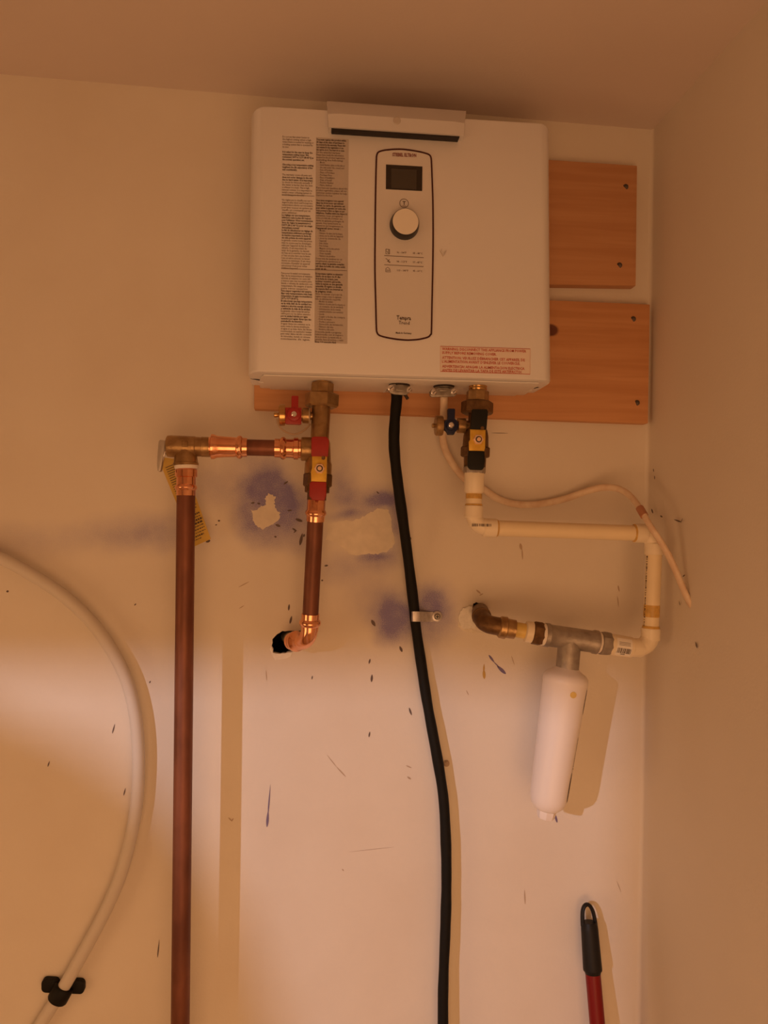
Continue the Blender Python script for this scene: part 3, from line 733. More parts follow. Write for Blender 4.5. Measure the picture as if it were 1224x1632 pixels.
COL2 = [('*You must register this product within', .95), ('*30 days of the date of purchase to', .90), ('*be covered by the warranty. Please visit', .93), ('*our website for the registration or use', .87), ('*the card to do it. You must do so once.', .90), ('for the extended warranty.', .77),
        ('Please have ready the information', .88), ('needed for the product registration', .91), ('including the following:', .86), ('- Model', .20), ('- Serial Number (plate on the side of', .90), ('- the unit under the cover) and', .88), ('- Date of Purchase', .48), ('- Place of Purchase', .55), ('- Purchase Price', .46), ('- Place of Installation', .55),
        ('- Date of Install', .45), ('- Plumber Number', .52), ('- Name, Address', .46), ('If you have any questions about this', 1.), ('product registration, please call our', .98), ('customer service number for help.', 1.), ('Card is in the box.', .53), ('', 0),
        ('*Vous devez enregistrer votre appareil', .88), ('*dans les trois jours qui suivent', .88), ('*l’achat. La carte de garantie est', .93), ('*pour valider la garantie sur notre site', .95), ('*vous pouvez le faire en ligne ou par', .92), ('*téléphone. Veuillez suivre les étapes ici', 1.), ('suivantes, vous enregistrez', .86), ('votre produit afin d’obtenir une', .85),
        ('durée de garantie prolongée de', .90), ('garantie. Vous devrez fournir les', .80), ('suivants lors de l’enregistrement de', .87), ('*l’appareil avec vous :', .80), ('- Modèle', .24), ('- Numéro de série (sur la plaque', .84), ('- située sur le côté de l’appareil', .86), ('- sous le couvercle de', .78), ('- l’appareil)', .28), ('- Date d’achat', .34), ('- Prix d’achat', .34), ('- Magasin où il a été acheté', .74),
        ('- Adresse du site', .45), ('- Date installé', .44), ('- Numéro du plombier', .60), ('Si vous avez des questions sur cet', .85), ('enregistrement, appelez-nous au', .79), ('*service client. La garantie complète', .92), ('*est dans la boîte de cette unité', .95), ('*pour un an.', .35), ('', 0),
        ('*Es importante registrar su calentador', .88), ('*dentro de un lapso de 30 días', .80), ('*de la fecha de compra, para', .72), ('*activar nuestra garantía.', .82), ('*visite la tarjeta en una garantía', .87), ('*extendida. El registro se efectúa', .83), ('*de manera fácil con internet en', .88), ('*la página web.', .54),
        ('Antes de empezar el proceso de', .86), ('registro tenga a mano la siguiente', .84), ('lista de información requerida:', .82), ('- Modelo de unidad', .52), ('- Número de serie (ver la etiqueta en', .95), ('- el costado de la unidad)', .88), ('- Información de la tienda', .80), ('- (establecimiento con servicio)', .88), ('- tienda', .22), ('- Lugar y fecha de compra', .95), ('- Precio de compra', .48), ('- Fecha y plomero', .60), ('- Dirección de instalación', .88),
        ('- Número del sitio', .55), ('- Nombre y dirección', .57), ('Si necesita ayuda o preguntas', .84), ('relacionadas con el registro', .90), ('de su producto. La tarjeta está en', .84), ('garantía, llame al servicio o visite', .91), ('*línea 110 atención fácil.', .68)]
lines_column(504.6, 502.2, 223.6, 546.0, COL2, 49.5, 0.043, YFRONT-0.0003, None, 'instruction_print', GL)
for a, b in (((449, 310.5), (501, 312.5)), ((448, 428.0), (553, 431.5))):
    mb = MB(); mb.strip([P(*a, YFRONT-.0007), P(*b, YFRONT-.0007)], 0.7*s, yt); mb.build('label_rule', 'ink_soft', HT, None)

# warning sticker
mb = MB(); mb.pxprism([(701.4, 551.4), (845.6, 555.6), (845.3, 597), (701.4, 592.5)][::-1], YFRONT-0.0003, 0.0005)
WS = mb.build('warning_sticker', 'warn_paper', HT, None); WS['label'] = 'red-lettered warning sticker'
mb = MB(); yw = YFRONT-0.0006
mb.strip([P(u, v, yw) for u, v in [(701.9, 551.9), (845.0, 556.1), (844.8, 596.4), (701.9, 592.0)]], 0.9*s, yw, closed=True)
for t, a, b in (('WARNING: DISCONNECT THIS APPLIANCE FROM POWER', (704.6, 558.0), (838.6, 561.8)), ('SUPPLY BEFORE REMOVING COVER.', (704.6, 564.0), (791.4, 567.0)),
                ('ATTENTION: VEUILLEZ DÉBRANCHER CET APPAREIL DE', (704.6, 571.8), (836.5, 575.9)), ('L’ALIMENTATION AVANT D’ENLEVER LE COUVERCLE.', (704.6, 577.9), (828.9, 581.6)),
                ('ADVERTENCIA! APAGAR LA ALIMENTACION ELECTRICA', (704.6, 585.7), (835.8, 589.6)), ('ANTES DE LEVANTAR LA TAPA DE ESTE ARTEFACTO!', (704.6, 591.8), (831, 595.0))):
    text_bm(mb.bm, t, a, b, 4.2, yw, bold=0.018)
mb.build('warning_print', 'ink_red', WS, None)
mb = MB(); ys = YFRONT-0.0004
for ln_ in ([(700, 398), (706, 409)], [(706, 409), (712, 398.5)], [(703, 402), (704, 396)], [(716, 389), (717.5, 387.5)], [(709, 400), (707, 404)]): drip(mb.bm, ln_[0], ln_[1], 1.2, 3.0, lambda u, v: P(u, v, ys))
mb.build('scuff', 'drip_brown', HT, None)['label'] = 'brown scuff on the cover'

# ------------------------------------------------------------------ cable clamps under the heater
yk = -0.086; sk = S(yk)
def clamp(cx, cy, tilt, label, kind):
    t = thing('cable_clamp', label, 'clamp', P(cx, cy+15, yk), 'cable clamps under the heater')
    top = P(cx+1, cy-6, yk)
    mb = MB(); mb.lathe(top, top-Vector((0, 0, 0.005)), [(0, 15*sk), (0.3, 17*sk), (0.8, 17*sk), (1, 15.5*sk)], 32); mb.build('lock_ring', 'rubber_ring', t)
    mb = MB(); mb.lathe(top-Vector((0, 0, 0.003)), top-Vector((0, 0, 0.018 if kind else 0.012)), [(0, 15*sk), (0.3, 15*sk), (0.5, 12.5*sk), (1, 12.0*sk)], 28); mb.build('collar', 'steel', t)
    yfr = yk-0.014
    mb = MB()
    if kind:      # the clamp on the black cord
        mb.pxprism([(cx-17, cy+0), (cx-13, cy-4), (cx-5, cy-5), (cx-4, cy-3), (cx+10, cy-2), (cx+14, cy+0), (cx+17, cy+3), (cx+17, cy+9), (cx+12, cy+13), (cx-6, cy+12), (cx-14, cy+9), (cx-17, cy+5)][::-1], yfr, 0.006, 0.0012)
        scr = [(cx-12.5, cy+2.5, 5.2), (cx+16.5, cy+4.5, 4.2)]
    else:
        mb.pxprism([(cx-22, cy+6), (cx-19, cy+2), (cx-10, cy+1), (cx-8, cy-1), (cx+8, cy-1), (cx+9, cy+1), (cx+17, cy), (cx+22, cy+3), (cx+21, cy+11), (cx+18, cy+13), (cx-18, cy+14), (cx-21, cy+12)][::-1], yfr, 0.006, 0.0012)
        scr = [(cx-15.5, cy+7, 4.8), (cx+16.5, cy+6, 4.8)]
    mb.build('strap', 'steel', t)
    mb = MB(); mb.pxprism([(cx-7, cy+1), (cx+7, cy+1.2), (cx+6, cy+5), (cx-6, cy+4.8)][::-1] if not kind else [(cx-5, cy-2), (cx+8, cy-1), (cx+8, cy+7), (cx-5, cy+6)][::-1], yfr-0.0018, 0.004, 0.0010)
    mb.build('saddle', 'steel', t)
    for u, v, r in scr:
        a = P(u, v, yfr+0.001); b = a+Vector((0, -0.0042, 0))
        mb = MB(); mb.lathe(a, b, [(0, r*sk), (0.7, r*sk), (1, r*0.7*sk)], 20); so = mb.build('screw', 'screw_bright', t)
        mb = MB(); c = b+Vector((0, -0.0001, 0)); d = Vector((math.cos(0.7), 0, math.sin(0.7)))*(r*0.62*sk); mb.strip([c-d, c+d], 0.9*sk, 0); mb.build('slot', 'black_gap', so, None)
    if kind:
        mb = MB(); mb.tube([P(cx-18, cy+4, yk-0.006), P(cx-24.5, cy+8.5, yk-0.008)], 1.1*sk, 8, smooth=False); mb.build('screw_tip', 'screw_bright', t)
        mb = MB(); mb.tube([P(cx+10, cy+12, yk-0.010), P(cx+14.5, cy+19.5, yk-0.011)], 2.6*sk, 8, smooth=False); mb.build('screw_tip', 'screw_dark', t)
    return t
clamp(635.5, 616.5, 0, 'steel cable clamp gripping the thick black cord under the heater', True)
clamp(706.5, 618.5, 0, 'steel cable clamp with two slotted screws gripping the white cable', False)

# ------------------------------------------------------------------ pipes and fittings
YH_ = -0.094
def along(a, b, horizontal=False):
    A, B = P3(a), P3(b)
    def f(c): return (c-a[0])/(b[0]-a[0]) if horizontal else (c-a[1])/(b[1]-a[1])
    return A, B, f
def stack(mb, a, b, prof, seg=32, rot=0.0, horizontal=False, caps=(True, True)):
    """revolved profile along the pixel line a-b; prof = (pixel row or column, radius in pixels)"""
    A, B, f = along(a, b, horizontal); k = S((a[2]+b[2])/2)
    mb.lathe(A, B, [(f(c), r*k) for c, r in prof], seg, rot, caps)
    return mb

# --- hot isolation valve
HA, HB = (514.5, 604, YH_), (504.5, 797, YH_)
def valve_handle(t, plate, grips, nut, ya, gm, tab):
    mb = MB(); mb.pxprism(plate[::-1], ya, 0.0022, 0.0006); hp = mb.build('handle_plate', 'yellow_zinc', t)
    for g in grips:
        mb = MB(); mb.pxprism(g[::-1], ya-0.0022, 0.0070, 0.0022, 3); mb.build('grip', gm, t)
    c = P(nut[0], nut[1], ya); k = S(ya)
    mb = MB(); mb.lathe(c, c+Vector((0, -0.0055, 0)), [(0, 8.3*k), (0.85, 8.3*k), (1, 7.2*k)], 6); n = mb.build('handle_nut', 'nut_brass', t, 20)
    mb = MB(); mb.lathe(c+Vector((0, -0.005, 0)), c+Vector((0, -0.0062, 0)), [(0, 5.2*k), (1, 5.0*k)], 20); mb.build('nut_recess', 'rubber_ring', n)
    mb = MB(); mb.lathe(c+Vector((0, -0.0055, 0)), c+Vector((0, -0.0085, 0)), [(0, 3.5*k), (0.7, 3.4*k), (1, 2.2*k)], 16); mb.build('stem_end', 'nut_brass', n)
    c2 = P(nut[0], nut[1], ya+0.002)
    mb = MB(); mb.lathe(c2, c2+Vector((0, abs(ya-YH_)-0.006, 0)), [(0, 6.5*k), (1, 8.5*k)], 20); mb.build('stem', 'brass_dark', t)
    c3 = P(tab[0], tab[1], ya-0.001); mb = MB(); mb.lathe(c3+Vector((0, 0.010, 0)), c3+Vector((0, -0.002, 0)), [(0, 3.0*k), (1, 3.0*k)], 12); mb.build('stop_pin', 'brass_dark', t)

hv = thing('shutoff_valve', 'brass shutoff valve with red lever grips under the heater on the hot copper side', 'valve', P(504.5, 797, YH_), 'brass shutoff valves')
mb = MB(); stack(mb, HA, HB, [(603, 11.8), (605, 12.4), (607, 11.8), (609, 12.4), (611, 11.8), (613, 12)], 28); mb.build('thread', 'brass_bright', hv)
mb = MB(); stack(mb, HA, HB, [(610.8, 17.0), (612.5, 18.6), (629, 18.6)], 8, 0.35); mb.build('hex_nut', 'brass', hv, 20)
mb = MB(); stack(mb, HA, HB, [(627, 23.5), (629, 27.0), (646.5, 27.0), (649.5, 24)], 6, 0.22); mb.build('union_nut', 'brass', hv, 20)
mb = MB(); stack(mb, HA, HB, [(648, 14.6), (700, 14.4), (706, 17), (735, 19.5), (740, 21.3), (756, 21.3)], 32); mb.build('body', 'brass', hv)
mb = MB(); stack(mb, HA, HB, [(755, 21.5), (757.5, 23.0), (774, 23.0), (776, 21)], 6, 0.22); mb.build('body_nut', 'brass_dark', hv, 20)
mb = MB(); stack(mb, HA, HB, [(775, 19.5), (785, 19.2), (786, 15), (797, 15)], 28); mb.build('outlet', 'brass_dark', hv)
mb = MB(); stack(mb, (510, 716.5, YH_), (479.5, 715.5, YH_), [(508, 18.8), (497, 18.8), (481, 18.8), (479.6, 17.5)], 32, 0, True); mb.build('side_port', 'brass', hv)
valve_handle(hv, [(497.2, 726), (521.2, 727), (520.6, 762), (519.5, 775), (496, 774), (495.5, 752), (497.5, 745)],
             [[(499, 696.2), (501, 695.5), (520.5, 696), (524.2, 700.5), (524.6, 703), (522.8, 727.5), (496.2, 727), (496.4, 698)], [(496, 767), (520.5, 768), (520.2, 790), (517.5, 797.5), (498, 797), (492.5, 790), (493.5, 770)]],
             (509.2, 747), YH_-0.034, 'red_vinyl', (515.4, 730))
# drain cock on its left side
DC = (468.6, 660.5)
mb = MB(); stack(mb, (505, 663.5, YH_), (454, 661, YH_), [(503, 5.8), (497, 6), (495, 6.2), (493.8, 12.2), (482.5, 12.2), (482, 9), (454, 9)], 24, 0, True); mb.build('drain_port', 'brass', hv)
mb = MB(); stack(mb, (454.5, 661.6, YH_), (436, 661.3, YH_), [(454.5, 16.6), (452, 17), (446, 17), (444.4, 15.5), (444.3, 3.2), (440, 4.0), (437.5, 4.0), (436.5, 3)], 20, 0, True); mb.build('drain_cap', 'brass_bright', hv)
yd = YH_-0.012
mb = MB(); mb.pxprism([(454.5, 649.3), (464.2, 649.3), (464.4, 632), (465.3, 630.6), (475, 630.8), (475.8, 632), (475.5, 649.3), (480.4, 649.6), (480.4, 674.8), (478, 676.3), (456, 675.3), (454.4, 673.8)][::-1], yd, 0.010, 0.0012)
dh = mb.build('drain_handle', 'red_plastic', hv)
c = P(DC[0], DC[1], yd); mb = MB(); mb.lathe(c, c+Vector((0, -0.003, 0)), [(0, 11*S(yd)), (0.6, 10.6*S(yd)), (0.9, 8.8*S(yd)), (1, 7*S(yd))], 24); mb.build('boss', 'red_plastic', dh)
c = c+Vector((0, -0.003, 0)); mb = MB(); mb.lathe(c, c+Vector((0, -0.0025, 0)), [(0, 4.4*S(yd)), (0.5, 4.2*S(yd)), (1, 2.4*S(yd))], 18); mb.build('screw', 'screw_bright', dh)
ys_ = YH_+0.006
mb = MB(); mb.tube([P(441, 668, ys_), P(445, 679, ys_), P(453, 687, ys_), P(466, 692, ys_), P(480, 689, ys_), P(490, 681, ys_), P(495, 675, ys_)], 1.5*S(ys_), 8); mb.build('cap_strap', 'clear_plastic', hv)
mb = MB(); A = P(493, 663.3, YH_); k = S(YH_)
mb.tube([A+Vector((0, math.cos(i*math.pi/8)*13.2*k, math.sin(i*math.pi/8)*13.2*k)) for i in range(17)], 1.1*k, 8, smooth=False, caps=(False, False)); mb.build('strap_ring', 'clear_plastic', hv)

# --- cold isolation valve
YC_ = -0.094
CA, CB = (762, 612, YC_), (756, 754, YC_)
cv = thing('shutoff_valve', 'brass shutoff valve with black lever grips and small blue handle above the plastic pipe', 'valve', P(756, 754, YC_), 'brass shutoff valves')
mb = MB(); stack(mb, CA, CB, [(610, 13.4), (612, 14.6), (614, 13.6), (616, 14.6), (618, 13.6), (620, 14.6), (624, 13.6)], 28); mb.build('thread', 'brass_bright', cv)
mb = MB(); A_ = P(762.4, 611.5, YC_); mb.lathe(A_, A_-Vector((0, 0, 0.0025)), [(0, 15.5*k), (0.5, 16*k), (1, 15*k)], 28); mb.build('gasket', 'rubber_ring', cv)
mb = MB(); stack(mb, CA, CB, [(623, 16.5), (625, 18.2), (641, 18.2)], 8, 0.35); mb.build('hex_nut', 'brass', cv, 20)
mb = MB(); stack(mb, CA, CB, [(640, 23), (642, 25.8), (658, 25.8), (660.5, 23)], 8, 0.15); mb.build('union_nut', 'brass_dark', cv, 20)
mb = MB(); stack(mb, CA, CB, [(659, 13.5), (680, 13.5), (686, 18), (695, 20.0), (713, 21.0)], 32); mb.build('body', 'brass_dark', cv)
mb = MB(); stack(mb, CA, CB, [(712, 21.5), (714, 23.2), (727, 23.2), (729, 21)], 6, 0.22); mb.build('body_nut', 'brass_dark', cv, 20)
mb = MB(); stack(mb, CA, CB, [(728, 18.0), (743.5, 17.6)], 28); mb.build('outlet', 'brass_dark', cv)
mb = MB(); stack(mb, CA, CB, [(743, 15.5), (744.5, 17.8), (752, 17.8), (754.5, 16.8)], 8, 0.2); mb.build('steel_collar', 'galvanised', cv, 25)
valve_handle(cv, [(749.3, 684), (774, 685), (773.2, 714), (771, 722), (748, 722), (747.2, 704), (749.4, 701)],
             [[(754, 651.8), (776, 652), (778, 655), (775.5, 684.5), (750, 684), (752.6, 653.5)], [(747, 718), (772.6, 718.6), (773.4, 735), (771.5, 746), (768.5, 749.2), (750, 748.4), (746.2, 744), (746, 730)]],
             (761.7, 700.8), YC_-0.032, 'black_vinyl', (768.3, 682.5))
mb = MB(); stack(mb, (754, 679, YC_), (700, 677.5, YC_), [(752, 8), (742, 8.4), (741, 12), (729, 12), (728, 9), (704, 9)], 24, 0, True); mb.build('drain_port', 'brass', cv)
mb = MB(); stack(mb, (705, 678.5, YC_), (687, 678.2, YC_), [(705, 15.6), (703, 16.4), (695.5, 16.4), (694, 15), (693.8, 3), (690, 3.8), (688.5, 3.0)], 20, 0, True); mb.build('drain_cap', 'brass', cv)
mb = MB(); mb.pxprism([(714.5, 651), (725, 651.2), (725.6, 653), (725, 667), (730, 672), (731.3, 678), (729, 685), (725.5, 688.5), (724, 692.5), (714.5, 692.3), (712.5, 688), (708.5, 684), (707.3, 677), (709, 671), (714, 667), (714, 653)][::-1], yd, 0.009, 0.0012)
dh = mb.build('drain_handle', 'blue_plastic', cv)
c = P(718.6, 678, yd); mb = MB(); mb.lathe(c, c+Vector((0, -0.003, 0)), [(0, 8*k), (0.7, 7.6*k), (1, 6*k)], 24); mb.build('boss', 'blue_plastic', dh)
c = c+Vector((0, -0.003, 0)); mb = MB(); mb.lathe(c, c+Vector((0, -0.0025, 0)), [(0, 4.6*k), (0.5, 4.4*k), (1, 2.6*k)], 18); mb.build('screw', 'screw_bright', dh)

# --- copper on the hot side
G1, G2 = 'copper pipes', 'bright copper press fittings'
PA, PB = (336, 711.8, YH_), (480, 715.2, YH_)
mb = MB(); stack(mb, PA, PB, [(331, 14), (335.5, 16), (337, 19.6), (341, 19.4), (346, 17.2), (358, 16.2), (372, 15.6), (376, 15.2), (379, 17.5), (381.5, 18.2), (384, 17.5), (386, 15.2), (393.5, 14.6), (393.8, 12.8)], 36, 0, True)
tag(mb.build('press_coupling', 'copper_bright'), 'bright copper press coupling screwed into the brass relief valve, horizontal run', 'fitting', G2)
mb = MB(); stack(mb, PA, PB, [(388, 12.7), (441, 12.7)], 36, 0, True); tag(mb.build('copper_pipe', 'copper_pipe'), 'short dull copper pipe lying horizontally between two bright couplings', 'pipe', G1)
mb = MB(); stack(mb, PA, PB, [(437, 12.8), (437.3, 14.6), (446, 14.8), (448.5, 17.2), (451, 18.0), (453.5, 17.2), (456, 14.8), (464, 14.8), (467.5, 15.4), (468.2, 17.2), (475, 17.2), (476, 15.2), (480, 14.8)], 36, 0, True)
tag(mb.build('press_coupling', 'copper_bright'), 'bright copper press coupling screwed into the side of the red-handled valve', 'fitting', G2)
VA, VB = (504.3, 797, YH_), (494.8, 978, -0.072)
mb = MB(); stack(mb, VA, VB, [(795, 13.6), (797, 14.2), (812, 14.2), (814.5, 15.8), (817.5, 16.6), (820, 15.8), (822, 14.2), (830.5, 13.9), (830.7, 12.6)], 36)
tag(mb.build('press_coupling', 'copper_bright'), 'bright copper press coupling directly below the red lower grip', 'fitting', G2)
mb = MB(); stack(mb, VA, VB, [(826, 12.6), (983, 12.6)], 36); tag(mb.build('copper_pipe', 'copper_pipe'), 'medium dull copper pipe running down from the red-handled valve to the wall elbow', 'pipe', G1)
# elbow into the wall
mb = MB()
E0 = P(494.8, 978, -0.072); EC = P(492.5, 1022, -0.068); E1 = P(463.5, 1022, -0.021)
k = S(-0.07)
dn = (EC-E0).normalized(); ot = (E1-EC).normalized()
pts = [E0.lerp(EC, 0.3)] + [EC - dn*(1-t)**2*0.022 + ot*t**2*0.022 for t in [i/10 for i in range(11)]] + [EC+ot*0.034]
mb.tube(pts, 13.2*k, 32, 2, smooth=False)
L = (EC-E0).length
mb.lathe(E0, EC, [(0, 12.7*k), (0.005, 13.9*k), (0.2, 13.9*k), (0.26, 16.4*k), (0.33, 17.0*k), (0.40, 16.4*k), (0.46, 13.9*k), (0.62, 13.4*k)], 36)
Q0, Q1 = EC+ot*0.020, EC+ot*0.052
mb.lathe(Q0, Q1, [(0, 12.6*k), (0.1, 14*k), (0.35, 14*k), (0.45, 16.4*k), (0.55, 17*k), (0.66, 16.4*k), (0.75, 14*k), (1, 13.9*k)], 36)
tag(mb.build('press_elbow', 'copper_bright'), 'bright copper press elbow turning into the ragged wall hole', 'elbow', G2)
mb = MB(); mb.lathe(EC+ot*0.044, P(459, 1014, 0.07), [(0, 12.3*k), (1, 12.3*k)], 28)
tag(mb.build('pipe_stub', 'pvc_white'), 'pale pipe stub inside the ragged wall hole behind the copper elbow', 'pipe')

# relief valve
RV = thing('relief_valve', 'brass pressure relief valve with grey test lever on top of the long copper pipe', 'valve', P(296, 742, YH_))
mb = MB()
stack(mb, (265, 711, YH_), (340, 712.5, YH_), [(265, 13), (267, 16.2), (272, 16.8), (311, 16.0), (312, 15.2), (321, 15.0), (321.5, 15.6), (333, 15.6), (336.5, 15)], 36, 0, True)
stack(mb, (296, 705, YH_), (296.3, 742, YH_), [(706, 14), (722, 15.5), (728, 17.2), (737, 18.3), (738, 19.2), (741.6, 19.2)], 36)
mb.build('body', 'brass', RV)
mb = MB(); mb.strip([P(u, v, YH_-0.0158) for u, v in ((290, 703), (299, 703.2), (299, 712), (290, 711.8))], 0.8*S(YH_), 0, closed=True); mb.build('cast_mark', 'brass_dark', RV, None)
mb = MB(); stack(mb, (296.8, 741, YH_), (297, 748, YH_), [(741.2, 17.4), (742, 18.2), (746.5, 17.6), (747.4, 16.5)], 28); mb.build('thread_tape', 'tape_white', RV)
mb = MB(); mb.pxprism([(255, 700.5), (262.5, 702), (263.5, 704), (261, 722), (256, 750), (253.5, 751.5), (250.8, 750.5), (250.2, 740), (251, 722), (252.5, 704)][::-1], YH_-0.006, 0.013, 0.0012)
mb.build('test_lever', 'lever_grey', RV)
mb = MB(); mb.tube([P(266, 702, YH_-0.004), P(263, 716, YH_-0.006), P(261.5, 726, YH_-0.005), P(257.5, 741, YH_+0.002)], 0.9*k, 8); mb.build('lever_wire', 'screw_bright', RV)
# yellow tag hanging behind the pipe
yg = -0.062
TG = thing('warning_tag', 'yellow printed warning tag hanging behind the long copper pipe', 'tag', P(322, 870, yg))
corners = [(262, 729), (291, 733), (336, 859), (309.5, 871), (257, 743)]
mb = MB(); pts = [P(u, v, yg+(v-730)/140*0.035) for u, v in corners]
mb.prism(pts[::-1], (0, 0.0006, 0)); mb.build('tag_sheet', 'tag_yellow', TG, None)
mb = MB()
def tagp(a, b):   # a across 0..1, b down 0..1
    u = (259+(309.5-259)*b)*(1-a)+(291+(336-291)*b)*a; v = (743+(871-743)*b)*(1-a)+(730+(859-730)*b)*a
    return P(u, v, yg+(v-730)/140*0.035-0.0006)
rnd = random.Random(3)
for i in range(17): mb.strip([tagp(0.10, 0.03+i*0.027), tagp(rnd.uniform(0.78, 0.95), 0.03+i*0.027)], 1.0*S(yg), 0)
for i, (w0, w1, th) in enumerate([(.3, .8, 1.2), (.2, .9, 1.2), (.35, .85, 1.2), (.25, .6, 2.6), (.3, .9, 2.6), (.4, .9, 1.2), (.35, .95, 3.0), (.45, .9, 3.0), (.2, .9, 1.4), (.15, .9, 1.4), (.2, .9, 1.2), (.1, .75, 2.4), (.12, .55, 1.2)]):
    b = 0.52+i*0.035
    x = w0
    while x < w1:
        l = rnd.uniform(0.05, 0.14); mb.strip([tagp(x, b), tagp(min(x+l, w1), b)], th*S(yg), 0); x += l+0.03
mb.build('tag_print', 'ink', TG, None)
# long pipe
LA, LB = (296.8, 747, YH_), (287.3, 1632, -0.090)
mb = MB(); stack(mb, LA, LB, [(747, 14.5), (748, 15.4), (749, 16.8), (760, 16.8), (761, 14.6), (773, 14.6), (775, 16.2), (777.5, 17.0), (780, 16.2), (782, 14.6), (790.5, 14.4), (790.6, 14)], 36)
tag(mb.build('press_coupling', 'copper_bright'), 'bright copper press coupling under the relief valve, top of the long pipe', 'fitting', G2)
A, B, f = along(LA, LB); d = (B-A).normalized()
mb = MB(); st = A.lerp(B, f(786)); en = st + d*((st.z-0.10)/-d.z)
rr = 14.0*S(YH_)
mb.lathe(st, en, [(0, rr), (0.995, rr), (1, rr*0.8)], 36)
tag(mb.build('copper_pipe', 'copper_pipe'), 'long dull copper discharge pipe running down the whole left side', 'pipe', G1)

# --- plastic pipework on the cold side
GP, GE = 'cream plastic pipes', 'cream plastic elbows'
k = S(YC_)
YV = -0.092
AD0, AD1 = (756, 753.5, YC_), (754.6, 826, YC_)
mb = MB(); stack(mb, AD0, AD1, [(752.5, 14.5), (754, 15.8), (784, 15.6), (785.5, 14.6)], 32)
tag(mb.build('plastic_adapter', 'pvc_white'), 'white plastic adapter screwed under the black-handled valve', 'fitting')
mb = MB(); stack(mb, AD0, AD1, [(783, 12.9), (808, 12.9)], 32)
n_ = mb.build('plastic_pipe', 'pvc'); tag(n_, 'short glue-stained plastic nipple between the adapter and the upper left elbow', 'pipe', GP)
mb = MB(); stack(mb, AD0, AD1, [(787, 13.0), (788, 13.15), (793.5, 13.15), (795, 13.0)], 32); stack(mb, AD0, AD1, [(803.2, 13.4), (804, 14), (805.2, 14), (806, 13.4)], 32); mb.build('glue_stain', 'glue', n_)
def elbow(a, c, b, rs, label, m='pvc_white', rp=13.2, la=0.45, glue=()):
    """90 degree socket elbow: a and b are the socket mouths, c the corner (pixels + depth)"""
    A, Cn, B = P3(a), P3(c), P3(b); kk = S(c[2])
    da, db = (A-Cn).normalized(), (B-Cn).normalized()
    R_ = min((A-Cn).length, (B-Cn).length)*0.80
    mb = MB()
    path = [Cn+da*R_*(1-t)**2+db*R_*t**2 for t in [i/12 for i in range(13)]]
    mb.tube([A.lerp(path[0], 0.7)]+path+[B.lerp(path[-1], 0.7)], rp*kk, 32, 1, smooth=False)
    for M_, dd in ((A, da), (B, db)):
        ln_ = (M_-Cn).length*0.58
        mb.lathe(M_, M_-dd*ln_, [(0, (rs-0.8)*kk), (0.03, rs*kk), (0.9, rs*kk), (1.0, (rp+0.2)*kk)], 32)
    o = tag(mb.build('plastic_elbow', m), label, 'elbow', GE)
    for M_, dd, on in ((A, da, glue[0] if glue else 0), (B, db, glue[1] if glue else 0)):
        if on:
            mb = MB(); mb.lathe(M_-dd*0.0006, M_+dd*0.0022, [(0, (rs-0.6)*kk), (0.5, (rs-0.9)*kk), (1, (rp+0.3)*kk)], 32); mb.build('glue_ring', 'glue', o)
    return o
e1 = elbow((754.9, 806, YC_), (753.6, 840, YC_), (790.5, 841.8, YC_), 15.2, 'upper left cream plastic elbow with a printed barcode, below the black-handled valve', glue=(0, 1))
mb = MB()
def on_cyl(u, v, ax_a, ax_b, r):   # point on the near side of a horizontal pipe, r in pixels
    A, B = P3(ax_a), P3(ax_b); y = A.y - r*S(A.y)
    p = P(u, v, y); t = (p-A).dot((B-A).normalized()); c = A+(B-A).normalized()*t
    off = p-c; off = off - (B-A).normalized()*off.dot((B-A).normalized())
    h = off.z; rr_ = r*S(A.y); yy = c.y-math.sqrt(max(rr_*rr_-h*h, 0))-0.0003
    return P(u, v, yy)
rnd = random.Random(5); x = 753.0
while x < 783.5:
    w = rnd.choice((0.7, 1.0, 1.5)); mb.strip([on_cyl(x, 834.6+(x-753)*0.01, (754, 840, YC_), (790, 841.8, YC_), 15.2), on_cyl(x, 839+(x-753)*0.01, (754, 840, YC_), (790, 841.8, YC_), 15.2)], w*k, 0); x += w+rnd.choice((0.6, 0.9, 1.3))
mb.build('barcode', 'ink', e1, None)
mb = MB(); stack(mb, (790, 841.8, YC_), (1012, 849.6, YC_), [(783, 12.8), (1018, 12.8)], 32, 0, True)
tag(mb.build('plastic_pipe', 'pvc'), 'long horizontal cream plastic pipe between the two upper elbows', 'pipe', GP)
e2 = elbow((1011, 849.6, YC_), (1042.5, 850.4, YC_), (1042.3, 884, YC_), 15.6, 'upper right cream plastic elbow in the room corner, white cable crossing it', glue=(1, 0))
VP0, VP1 = (1042.3, 884, YC_), (1037.3, 1002, YC_+0.002)
mb = MB(); stack(mb, VP0, VP1, [(876, 12.7), (1008, 12.7)], 32)
vp = tag(mb.build('plastic_pipe', 'pvc'), 'vertical cream plastic pipe with printed text along its left side, in the corner', 'pipe', GP)
mb = MB()
def vert_strip(u0_, v0_, u1_, v1_, w):
    A, B = P3(VP0), P3(VP1); r = 12.9*k
    def pt(u, v):
        p = P(u, v, YC_); t = (v-884)/(1002-884); c = A.lerp(B, t); dx = p.x-c.x
        return P(u, v, c.y-math.sqrt(max(r*r-dx*dx, 0)))
    mb.strip([pt(u0_, v0_), pt(u1_, v1_)], w*k, 0)
rnd = random.Random(9); v = 886.0
while v < 998:
    l = rnd.choice((1.0, 1.6, 2.4, 3.0)); off = -10.9
    a = 1042.3+(1037.3-1042.3)*(v-884)/118+off
    vert_strip(a, v, a-0.05, v+l, rnd.choice((1.6, 2.2))); v += l+rnd.choice((0.8, 1.2, 2.4))
mb.build('pipe_print', 'ink', vp, None)
